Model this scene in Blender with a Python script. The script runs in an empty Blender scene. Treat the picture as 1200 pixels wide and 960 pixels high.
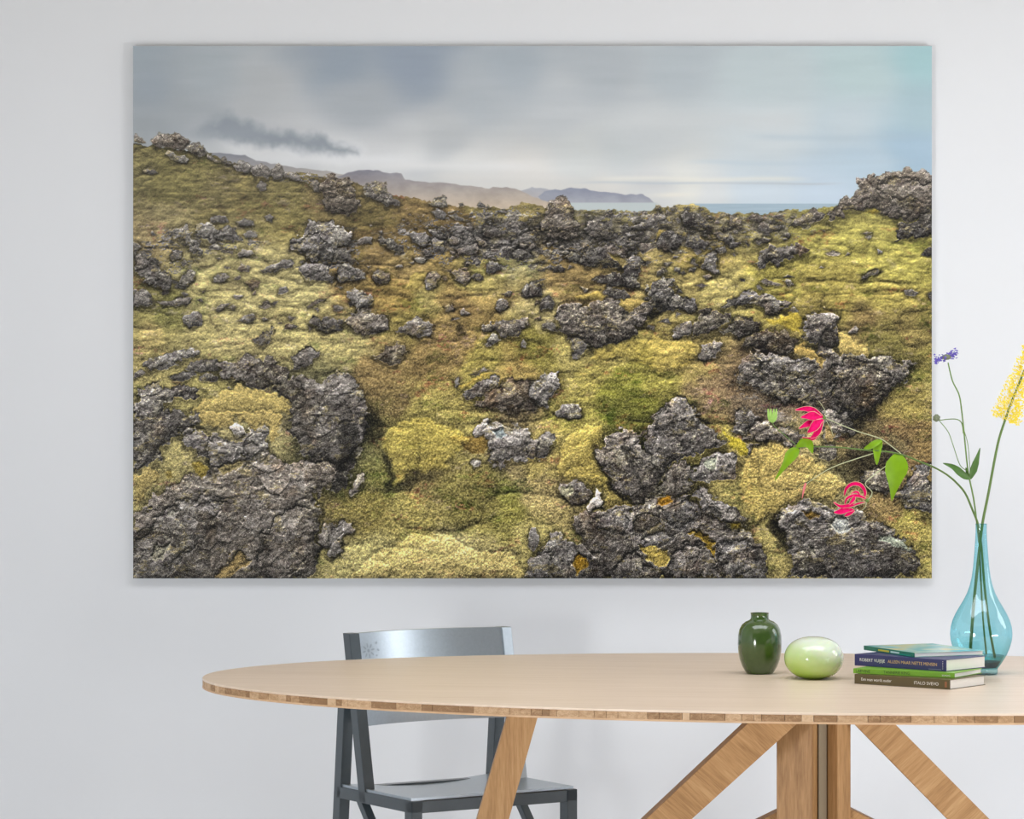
import bpy, bmesh, math, random
import numpy as np
from mathutils import Vector, Matrix
C = bpy.context.scene
COL = C.collection
# ------------------------------------------------------------------ camera, world, lamps, exposure
FPX, EYE = 3696.0, 1.296                       # focal length in points of a 1200 x 960 frame, eye height
cam_d = bpy.data.cameras.new('camera'); cam = bpy.data.objects.new('camera', cam_d); COL.objects.link(cam)
cam.location = (0, 0, EYE); cam.rotation_euler = (math.pi / 2, 0, 0)
cam_d.sensor_fit = 'HORIZONTAL'; cam_d.sensor_width = 36.0; cam_d.lens = FPX / 1200 * 36.0
cam_d.clip_end = 60
C.camera = cam
world = bpy.data.worlds.new('room_light'); C.world = world; world.use_nodes = True
bg = world.node_tree.nodes['Background']; bg.inputs[0].default_value = (1, 1, 1, 1); bg.inputs[1].default_value = .12
def area(name, loc, target, sx, sy, power, col):
    d = bpy.data.lights.new(name, 'AREA'); d.shape = 'RECTANGLE'; d.size = sx; d.size_y = sy
    d.energy = power; d.color = col
    o = bpy.data.objects.new(name, d); COL.objects.link(o)
    o.location = loc
    o.rotation_euler = (Vector(target) - Vector(loc)).to_track_quat('-Z', 'Y').to_euler()
    return o
area('fill_light_left', (-1.8, 2.5, .55), (.5, 7.75, .3), .6, 1.0, 57, (1.0, 1.0, 1.0))  # unseen lamp set low in the room, added to brighten the lower wall
area('overhead_fill_light', (.5, 5.7, 2.62), (.5, 5.7, 0), 2.4, 1.0, 30, (.95, .985, 1.08))  # no known fixture; added overhead to lighten the tabletop and grade the wall
area('low_fill_light', (2.9, 4.6, .40), (-.1, 7.75, .2), 1.6, .76, 53, (.99, 1.0, 1.02))  # added fill that lifts the wall beneath the table; no known opening here
area('window_light_right', (3.1, 6.45, 1.72), (0.0, 5.3, .8), .9, 1.2, 14, (.99, 1.0, 1.02))
vs = C.view_settings; vs.view_transform = 'Standard'; vs.look = 'None'; vs.exposure = 0.0; vs.gamma = 1.0
vs.use_curve_mapping = False
# ------------------------------------------------------------------ helpers
def lin(c):
    c = np.asarray(c, float) / 255.0
    return np.where(c <= .04045, c / 12.92, ((c + .055) / 1.055) ** 2.4)
def rgba(c): return tuple(float(v) for v in lin(c)) + (1.0,)
def at(x, y, d):
    """world point seen at frame point x, y at depth d"""
    return Vector(((x - 600) * d / FPX, d, EYE - (y - 480) * d / FPX))
def link(o, parent=None):
    COL.objects.link(o)
    if parent is not None: o.parent = parent
    return o
def tag(o, label=None, cat=None, group=None, kind=None):
    for k, v in (('label', label), ('category', cat), ('group', group), ('kind', kind)):
        if v: o[k] = v
    return o
def empty(name, loc, rz=0.0):
    o = bpy.data.objects.new(name, None); o.empty_display_size = .05
    o.location = loc; o.rotation_euler = (0, 0, rz); return link(o)
def obj(name, bm, mat, parent=None, smooth=False, loc=(0, 0, 0), rz=0.0):
    me = bpy.data.meshes.new(name); bmesh.ops.recalc_face_normals(bm, faces=bm.faces[:]); bm.to_mesh(me); bm.free()
    for m in (mat if isinstance(mat, (list, tuple)) else [mat]): me.materials.append(m)
    if smooth:
        me.polygons.foreach_set('use_smooth', [True] * len(me.polygons)); me.set_sharp_from_angle(angle=math.radians(38))
    o = bpy.data.objects.new(name, me); o.location = loc; o.rotation_euler = (0, 0, rz)
    return link(o, parent)
def world_child(o, parent):
    """parent that keeps coordinates given in world space (parents stand unrotated in the world unless said)"""
    o.parent = parent; o.matrix_parent_inverse = (Matrix.Translation(parent.location) @ Matrix.Rotation(parent.rotation_euler.z, 4, 'Z')).inverted()
    return o
def hexa(pts, bev=.0015):
    """box from eight corners: four of the near face, then the matching four of the far face"""
    bm = bmesh.new(); v = [bm.verts.new(p) for p in pts]
    for f in ((0, 1, 2, 3), (7, 6, 5, 4), (0, 4, 5, 1), (1, 5, 6, 2), (2, 6, 7, 3), (3, 7, 4, 0)): bm.faces.new([v[i] for i in f])
    bmesh.ops.recalc_face_normals(bm, faces=bm.faces[:])
    if bev: bmesh.ops.bevel(bm, geom=bm.edges[:], offset=bev, segments=2, profile=.6, affect='EDGES')
    return bm
def box(sx, sy, sz, c=(0, 0, 0), bev=.0015):
    x, y, z = sx / 2, sy / 2, sz / 2; cx, cy, cz = c
    return hexa([(cx - x, cy - y, cz - z), (cx + x, cy - y, cz - z), (cx + x, cy - y, cz + z), (cx - x, cy - y, cz + z),
                 (cx - x, cy + y, cz - z), (cx + x, cy + y, cz - z), (cx + x, cy + y, cz + z), (cx - x, cy + y, cz + z)], bev)
def lathe(prof, n=64, cap=True):
    bm = bmesh.new(); rings = []
    for r, z in prof:
        rings.append([bm.verts.new((r * math.cos(2 * math.pi * k / n), r * math.sin(2 * math.pi * k / n), z)) for k in range(n)])
    for a, b in zip(rings, rings[1:]):
        for k in range(n): bm.faces.new((a[k], a[(k + 1) % n], b[(k + 1) % n], b[k]))
    if cap:
        bm.faces.new(rings[0][::-1]); bm.faces.new(rings[-1])
    return bm
def smooth_path(pts, sub=5):
    P = [Vector(p) for p in pts]; out = []
    for i in range(len(P) - 1):
        p0, p1, p2, p3 = P[max(i - 1, 0)], P[i], P[i + 1], P[min(i + 2, len(P) - 1)]
        for k in range(sub):
            t = k / sub
            out.append(.5 * ((2 * p1) + (p2 - p0) * t + (2 * p0 - 5 * p1 + 4 * p2 - p3) * t * t + (3 * p1 - p0 - 3 * p2 + p3) * t ** 3))
    out.append(P[-1]); return out
def tube(bm, pts, r0, r1=None, n=8):
    r1 = r0 if r1 is None else r1; rings = []
    for i, p in enumerate(pts):
        t = (pts[min(i + 1, len(pts) - 1)] - pts[max(i - 1, 0)]).normalized()
        a = t.cross(Vector((0, 1, .03))).normalized(); b = t.cross(a)
        r = r0 + (r1 - r0) * i / (len(pts) - 1)
        rings.append([bm.verts.new(p + (a * math.cos(2 * math.pi * k / n) + b * math.sin(2 * math.pi * k / n)) * r) for k in range(n)])
    for a, b in zip(rings, rings[1:]):
        for k in range(n): bm.faces.new((a[k], a[(k + 1) % n], b[(k + 1) % n], b[k]))
    bm.faces.new(rings[0][::-1]); bm.faces.new(rings[-1])
    return bm
def ribbon(pts, widths, normal, thick=.0006, cup=.25, n=5, sub=4):
    """petal or leaf: a cupped blade along a path, with real thickness"""
    P = smooth_path(pts, sub); m = len(P); bm = bmesh.new(); top = []; bot = []
    for i, p in enumerate(P):
        t = (P[min(i + 1, m - 1)] - P[max(i - 1, 0)]).normalized()
        s = t.cross(Vector(normal)).normalized(); nn = s.cross(t).normalized()
        u = i / (m - 1) * (len(widths) - 1); k = min(int(u), len(widths) - 2); w = widths[k] + (widths[k + 1] - widths[k]) * (u - k)
        ra, rb = [], []
        for j in range(n):
            q = j / (n - 1) * 2 - 1
            c = p + s * (q * w) + nn * (cup * w * (q * q - .4))
            ra.append(bm.verts.new(c + nn * thick)); rb.append(bm.verts.new(c - nn * thick))
        top.append(ra); bot.append(rb)
    for i in range(m - 1):
        for j in range(n - 1):
            bm.faces.new((top[i][j], top[i][j + 1], top[i + 1][j + 1], top[i + 1][j]))
            bm.faces.new((bot[i][j + 1], bot[i][j], bot[i + 1][j], bot[i + 1][j + 1]))
        bm.faces.new((top[i][0], top[i + 1][0], bot[i + 1][0], bot[i][0])); bm.faces.new((top[i + 1][-1], top[i][-1], bot[i][-1], bot[i + 1][-1]))
    for a, b in ((top[0], bot[0]), (bot[-1], top[-1])):
        for j in range(n - 1): bm.faces.new((a[j + 1], a[j], b[j], b[j + 1]))
    return bm
# ------------------------------------------------------------------ materials
def nodes(name):
    m = bpy.data.materials.new(name); m.use_nodes = True; nt = m.node_tree
    return m, nt, nt.nodes['Principled BSDF']
def plain(name, c, rough=.5, metal=0.0, noise=0.0, scale=40, coat=0.0, bump=0.0, spec=.5):
    m, nt, p = nodes(name)
    p.inputs['Base Color'].default_value = rgba(c); p.inputs['Roughness'].default_value = rough; p.inputs['Metallic'].default_value = metal
    p.inputs['Coat Weight'].default_value = coat; p.inputs['Coat Roughness'].default_value = .12; p.inputs['Specular IOR Level'].default_value = spec
    if noise or bump:
        tc = nt.nodes.new('ShaderNodeTexCoord'); nz = nt.nodes.new('ShaderNodeTexNoise'); nz.inputs['Scale'].default_value = scale; nz.inputs['Detail'].default_value = 6
        nt.links.new(tc.outputs['Object'], nz.inputs['Vector'])
        if noise:
            mx = nt.nodes.new('ShaderNodeMix'); mx.data_type = 'RGBA'
            a = lin(c); mx.inputs[6].default_value = tuple(a * (1 - noise)) + (1,); mx.inputs[7].default_value = tuple(np.minimum(a * (1 + noise), 1)) + (1,)
            nt.links.new(nz.outputs['Fac'], mx.inputs[0]); nt.links.new(mx.outputs[2], p.inputs['Base Color'])
        if bump:
            b = nt.nodes.new('ShaderNodeBump'); b.inputs['Strength'].default_value = bump; b.inputs['Distance'].default_value = .002
            nt.links.new(nz.outputs['Fac'], b.inputs['Height']); nt.links.new(b.outputs['Normal'], p.inputs['Normal'])
    return m
def wood(name, dark, mid, light, stretch, rough=.5, scale=1.0, rnd=0.0, coord='Object', rot=(0, 0, 0)):
    """oak: long grain, pores and slow tone drift; stretch is the scale of the noise along x, y, z"""
    m, nt, p = nodes(name); N = nt.nodes.new; Lk = nt.links.new
    tc = N('ShaderNodeTexCoord'); r = N('ShaderNodeMapping'); r.inputs['Rotation'].default_value = rot
    mp = N('ShaderNodeMapping'); mp.inputs['Scale'].default_value = tuple(s * scale for s in stretch)
    Lk(tc.outputs[coord], r.inputs[0]); Lk(r.outputs[0], mp.inputs[0])
    n1 = N('ShaderNodeTexNoise'); n1.inputs['Scale'].default_value = 1.0; n1.inputs['Detail'].default_value = 7; n1.inputs['Roughness'].default_value = .62; n1.inputs['Distortion'].default_value = .6
    n2 = N('ShaderNodeTexNoise'); n2.inputs['Scale'].default_value = 6.0; n2.inputs['Detail'].default_value = 3
    Lk(mp.outputs[0], n1.inputs['Vector']); Lk(mp.outputs[0], n2.inputs['Vector'])
    ad = N('ShaderNodeMath'); ad.operation = 'MULTIPLY_ADD'; ad.inputs[1].default_value = .35; Lk(n2.outputs['Fac'], ad.inputs[0])
    sc = N('ShaderNodeMath'); sc.operation = 'MULTIPLY'; sc.inputs[1].default_value = .65; Lk(n1.outputs['Fac'], sc.inputs[0]); Lk(sc.outputs[0], ad.inputs[2])
    src = ad.outputs[0]
    if rnd:
        oi = N('ShaderNodeObjectInfo'); s2 = N('ShaderNodeMath'); s2.operation = 'MULTIPLY_ADD'; s2.inputs[1].default_value = rnd; s2.inputs[2].default_value = -rnd / 2
        Lk(oi.outputs['Random'], s2.inputs[0]); a2 = N('ShaderNodeMath'); Lk(src, a2.inputs[0]); Lk(s2.outputs[0], a2.inputs[1]); src = a2.outputs[0]
    cr = N('ShaderNodeValToRGB'); e = cr.color_ramp.elements; e[0].position = .33; e[0].color = rgba(dark); e[1].position = .68; e[1].color = rgba(light)
    k = e.new(.5); k.color = rgba(mid)
    Lk(src, cr.inputs[0]); Lk(cr.outputs[0], p.inputs['Base Color'])
    p.inputs['Roughness'].default_value = rough; p.inputs['Specular IOR Level'].default_value = .4
    b = N('ShaderNodeBump'); b.inputs['Strength'].default_value = .15; b.inputs['Distance'].default_value = .0006
    Lk(n2.outputs['Fac'], b.inputs['Height']); Lk(b.outputs['Normal'], p.inputs['Normal'])
    return m
M = {}
M['wall'] = plain('wall_paint', (225, 228, 231), .85, noise=.012, scale=1.5, bump=.05)
M['floor'] = plain('pale_poured_floor', (226, 226, 228), .45, noise=.03, scale=6)
M['ceiling'] = plain('warm_white_ceiling', (216, 208, 196), .9)
M['top'] = wood('oiled_oak_top', (214, 192, 168), (225, 205, 183), (234, 215, 195), (2.2, 60, 60), .34)
M['lip'] = wood('oak_lip', (196, 160, 122), (212, 176, 138), (224, 192, 156), (4, 40, 40), .5)
M['block'] = wood('oak_end_blocks', (146, 112, 78), (184, 148, 110), (212, 180, 144), (90, 90, 160), .6, rnd=.42)
M['leg'] = wood('oak_legs', (150, 112, 70), (178, 138, 92), (198, 160, 114), (70, 70, 5), .5, rnd=.1)
M['legl'] = wood('oak_braces_left', (150, 112, 70), (178, 138, 92), (198, 160, 114), (5, 70, 70), .5, rnd=.1, rot=(0, math.radians(-43), 0))
M['legr'] = wood('oak_braces_right', (150, 112, 70), (178, 138, 92), (198, 160, 114), (5, 70, 70), .5, rnd=.1, rot=(0, math.radians(43), 0))
M['plate'] = plain('steel_plate', (150, 136, 112), .5)
M['chair'] = plain('chair_lacquer', (72, 82, 88), .38, .15, noise=.10, scale=90, coat=.35)
M['seat'] = plain('chair_panel_lacquer', (176, 186, 194), .30, .80, noise=.10, scale=160, coat=.15, bump=.06)
M['ceramic'] = plain('green_glaze', (58, 84, 30), .12, noise=.18, scale=120, coat=.8, bump=.02)
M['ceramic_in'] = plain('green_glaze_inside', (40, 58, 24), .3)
M['page'] = plain('paper', (246, 245, 240), .8)
M['stem'] = plain('stem_green', (96, 128, 52), .5, noise=.2, scale=60)
M['stem_dark'] = plain('dark_stem_green', (84, 112, 44), .5, noise=.2, scale=60)
M['stem_thin'] = plain('pale_stem', (176, 180, 140), .6)
M['leaf'] = plain('leaf_green', (112, 150, 8), .5, noise=.22, scale=60, spec=.25)
M['leaf_dark'] = plain('dark_leaf_green', (66, 104, 34), .5, noise=.3, scale=120)
M['yellow'] = plain('yellow_floret', (250, 222, 58), .6, noise=.16, scale=200)
M['purple'] = plain('lilac_petal', (98, 84, 176), .6, noise=.35, scale=220)
M['grey_green'] = plain('seed_head', (110, 118, 92), .7, noise=.3, scale=300)
M['cream'] = plain('petal_rim', (238, 214, 176), .5)
def petal_mat():
    m, nt, p = nodes('pink_petal'); N = nt.nodes.new; Lk = nt.links.new
    tc = N('ShaderNodeTexCoord'); nz = N('ShaderNodeTexNoise'); nz.inputs['Scale'].default_value = 180; Lk(tc.outputs['Object'], nz.inputs['Vector'])
    cr = N('ShaderNodeValToRGB'); cr.color_ramp.elements[0].color = rgba((196, 0, 80)); cr.color_ramp.elements[1].color = rgba((222, 6, 104)); cr.color_ramp.elements[0].position = .35; cr.color_ramp.elements[1].position = .65
    Lk(nz.outputs['Fac'], cr.inputs[0]); Lk(cr.outputs[0], p.inputs['Base Color']); p.inputs['Roughness'].default_value = .7; p.inputs['Specular IOR Level'].default_value = .15
    return m
M['petal'] = petal_mat()
def tinted_glass(name, tint, gloss=.06, low=None, z0=0.0, z1=.1, edge=2.4):
    """thin coloured glass; low is the deeper tint where the glass thickens towards the bottom (z0 to z1)"""
    m = bpy.data.materials.new(name); m.use_nodes = True; nt = m.node_tree; nt.nodes.clear(); N = nt.nodes.new; Lk = nt.links.new
    out = N('ShaderNodeOutputMaterial'); tr = N('ShaderNodeBsdfTransparent'); gl = N('ShaderNodeBsdfGlossy'); gl.inputs['Roughness'].default_value = .05
    lw = N('ShaderNodeLayerWeight'); lw.inputs['Blend'].default_value = .5
    p4 = N('ShaderNodeMath'); p4.operation = 'POWER'; p4.inputs[1].default_value = 3.2; Lk(lw.outputs['Facing'], p4.inputs[0])
    def ramp(t):
        mx = N('ShaderNodeMix'); mx.data_type = 'RGBA'; a = np.array(t)
        mx.inputs[6].default_value = tuple(a) + (1,); mx.inputs[7].default_value = tuple(a ** edge) + (1,); Lk(p4.outputs[0], mx.inputs[0]); return mx.outputs[2]
    c = ramp(tint)
    if low is not None:
        tc = N('ShaderNodeTexCoord'); sp = N('ShaderNodeSeparateXYZ'); Lk(tc.outputs['Object'], sp.inputs[0])
        mr = N('ShaderNodeMapRange'); mr.inputs[1].default_value = z0; mr.inputs[2].default_value = z1; mr.interpolation_type = 'SMOOTHSTEP'; Lk(sp.outputs['Z'], mr.inputs[0])
        m2 = N('ShaderNodeMix'); m2.data_type = 'RGBA'; Lk(mr.outputs[0], m2.inputs[0]); Lk(ramp(low), m2.inputs[6]); Lk(c, m2.inputs[7]); c = m2.outputs[2]
    Lk(c, tr.inputs['Color'])
    fr = N('ShaderNodeMath'); fr.operation = 'MULTIPLY_ADD'; fr.inputs[1].default_value = .30; fr.inputs[2].default_value = gloss; Lk(p4.outputs[0], fr.inputs[0])
    ms = N('ShaderNodeMixShader'); Lk(fr.outputs[0], ms.inputs[0]); Lk(tr.outputs[0], ms.inputs[1]); Lk(gl.outputs[0], ms.inputs[2]); Lk(ms.outputs[0], out.inputs[0])
    return m
M['glass'] = tinted_glass('turquoise_glass', (.62, .905, .95), .10, (.44, .80, .83), .02, .10)
M['water'] = tinted_glass('teal_water', (.42, .76, .78))
M['base_dark'] = tinted_glass('dark_base_glass', (.16, .22, .32), .05)
M['glass_base'] = tinted_glass('thick_teal_glass', (.62, .86, .90), .12)
def milk_glass():
    m, nt, p = nodes('pale_green_glass'); N = nt.nodes.new; Lk = nt.links.new
    tc = N('ShaderNodeTexCoord'); sp = N('ShaderNodeSeparateXYZ'); Lk(tc.outputs['Object'], sp.inputs[0])
    a = N('ShaderNodeMath'); a.operation = 'MULTIPLY_ADD'; a.inputs[1].default_value = 4.2; Lk(sp.outputs['X'], a.inputs[0])
    z = N('ShaderNodeMath'); z.operation = 'MULTIPLY_ADD'; z.inputs[1].default_value = 11.0; z.inputs[2].default_value = .06; Lk(sp.outputs['Z'], z.inputs[0]); Lk(z.outputs[0], a.inputs[2])
    cr = N('ShaderNodeValToRGB'); e = cr.color_ramp.elements
    e[0].position = .06; e[0].color = rgba((176, 214, 78)); e[1].position = .82; e[1].color = rgba((222, 233, 212))
    k = e.new(.30); k.color = rgba((200, 226, 140)); k = e.new(.55); k.color = rgba((204, 224, 166))
    Lk(a.outputs[0], cr.inputs[0]); Lk(cr.outputs[0], p.inputs['Base Color'])
    p.inputs['Roughness'].default_value = .1; p.inputs['Coat Weight'].default_value = .5; p.inputs['Coat Roughness'].default_value = .04
    p.inputs['Subsurface Weight'].default_value = .9; p.inputs['Subsurface Radius'].default_value = (.02, .03, .012)
    return m
M['milk'] = milk_glass()
# ------------------------------------------------------------------ the setting
WALL = 7.75
tag(obj('wall_back', box(9.0, .12, 3.6, (0.3, WALL + .06, 1.8), 0), M['wall']), kind='structure')
tag(obj('floor', box(9.0, 9.2, .08, (0.3, WALL - 4.6, -.04), 0), M['floor']), kind='structure')
tag(obj('ceiling', box(9.0, 5.2, .1, (0.3, WALL - 2.6, 2.72), 0), M['ceiling']), kind='structure')
tag(obj('wall_left', box(.12, 5.2, 2.67, (-2.7, WALL - 2.6, 1.335), 0), M['wall']), kind='structure')
tag(obj('wall_right', box(.12, 3.1, 2.67, (3.3, WALL - 1.55, 1.335), 0), M['wall']), kind='structure')
# ---- the printed landscape: colours of a flat print, computed point by point ----
PW, PH = 936, 624
TILE = {'A':(150,45,3.75),'B':(460,45,3.75),'C':(780,45,3.75),'D':(150,280,4.8),'E':(390,280,4.8),
        'F':(630,280,4.8),'G':(860,280,4.8),'H':(150,480,4.8),'I':(390,480,4.8),'J':(630,480,4.8),
        'K':(860,480,4.8),'L':(156,150,5),'M':(390,190,5),'N':(620,190,5),'O':(855,190,5),'P':(0,0,1)}
SKY = """160,60:163,174,182 250,80:170,179,185 400,70:153,165,177 480,80:149,161,175 420,120:172,179,185 300,120:180,185,188
200,130:166,173,178 170,150:160,167,172 240,150:152,160,167 600,80:170,180,188 700,80:177,185,191 800,80:181,191,197 900,100:190,203,207
1000,90:185,205,208 1085,70:165,200,205 1085,130:168,192,201 1000,150:190,203,210 900,160:200,209,213 750,150:195,201,204 650,130:190,196,200
550,120:178,186,192 520,160:186,191,194 480,190:206,209,210 560,190:208,210,209 620,205:210,210,207 350,190:197,200,202 430,185:202,205,207
270,172:214,217,218 330,184:212,215,217 390,196:208,211,212 230,163:205,208,210 170,100:158,168,177 680,190:200,205,205 760,213:199,202,203 800,220:215,217,212 830,230:205,210,212 900,225:195,208,218 960,230:190,206,220 1000,190:180,200,214
1080,180:165,190,208 900,195:195,207,214 700,230:207,207,204 740,180:193,200,202 290,175:206,208,209 320,150:188,192,195 250,170:185,190,193"""
GROUND = """165,200:128,112,55 200,215:130,114,50 250,230:122,104,50 300,215:133,113,52 340,235:128,110,48 200,260:152,132,78 170,280:142,118,72
240,300:170,152,92 300,330:182,163,98 250,350:180,162,94 350,340:180,162,97 190,370:112,104,45 170,362:118,106,50 175,395:165,140,75 230,390:174,155,87
340,380:180,160,92 300,410:177,157,92 180,440:172,152,82 420,300:142,97,47 440,290:137,87,42 470,310:152,117,62 400,240:132,107,52 430,260:120,98,42
500,260:125,92,42 520,270:117,84,38 570,240:132,112,52 640,280:142,112,52 600,300:152,137,87 560,330:162,142,72 500,345:152,132,67 540,355:152,97,47
550,377:147,100,47 450,345:142,107,47 480,372:142,122,52 420,400:174,155,88 440,440:130,100,52 500,420:127,97,49 460,470:117,92,47 520,410:130,100,52
570,420:152,132,54 610,430:152,122,57 630,410:110,97,32 560,450:152,132,57 500,490:167,147,65 530,520:162,142,67 480,510:167,147,63 470,540:157,137,67
500,565:116,96,47 550,590:116,101,42 590,580:114,106,37 600,605:118,106,37 480,600:157,137,62 420,600:130,110,45 440,560:114,104,42 430,530:100,92,45
520,650:182,162,98 440,660:184,165,92 570,660:156,136,78 620,630:174,154,80 640,580:162,137,78 660,540:172,147,70 700,540:177,152,68 690,500:172,152,63
725,462:112,106,28 755,470:98,94,22 720,485:96,92,24 700,440:167,147,63 740,435:146,132,46 720,415:172,152,72 790,420:167,142,67 820,430:152,127,62
680,415:170,150,75 640,360:167,147,87 670,330:150,102,52 760,310:167,142,77 790,330:167,144,77 830,300:152,127,57 850,340:167,147,77 900,330:157,140,54
950,280:152,137,54 1000,290:162,147,58 1050,300:162,147,58 980,330:152,132,53 950,350:128,108,44 1040,350:152,132,54 1060,390:112,92,42 1020,380:117,92,47
1040,402:105,91,37 1080,430:112,97,38 1060,470:132,112,47 1080,460:147,127,62 1060,500:117,87,47 1080,520:122,92,47 1040,520:92,74,42 890,480:108,86,64
840,460:128,100,64 870,450:118,90,58 840,520:152,132,52 880,540:172,147,73 930,560:182,157,90 960,560:177,157,93 880,590:167,147,73 1040,590:132,102,54
1060,610:152,132,54 1080,640:152,132,58 1085,670:157,137,63 900,250:132,117,62 860,270:152,132,67 700,260:127,112,62 640,250:127,107,52 380,460:130,120,70
400,520:90,85,45 450,520:110,98,45 600,470:120,98,62 600,550:140,118,70 300,470:184,164,102 270,490:180,160,98 250,465:174,156,78 780,450:140,126,45 1000,420:150,130,70"""
# silhouette of the land against the sky
LAND = "P 150,168 178,170 241,178 270,190 299,200 337,202 353,200 377,205 417,214 465,229 500,234 527,240 556,242 588,244 609,238 620,237.5 633,242 673,246 700,245 740,246 764,246 769,241 780,242 796,239.5 817,240.5 836,249 865,250 892,250 913,247.5 929,246 951,245 972,244 1004,228 1100,205 1100,690 150,690"
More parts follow.
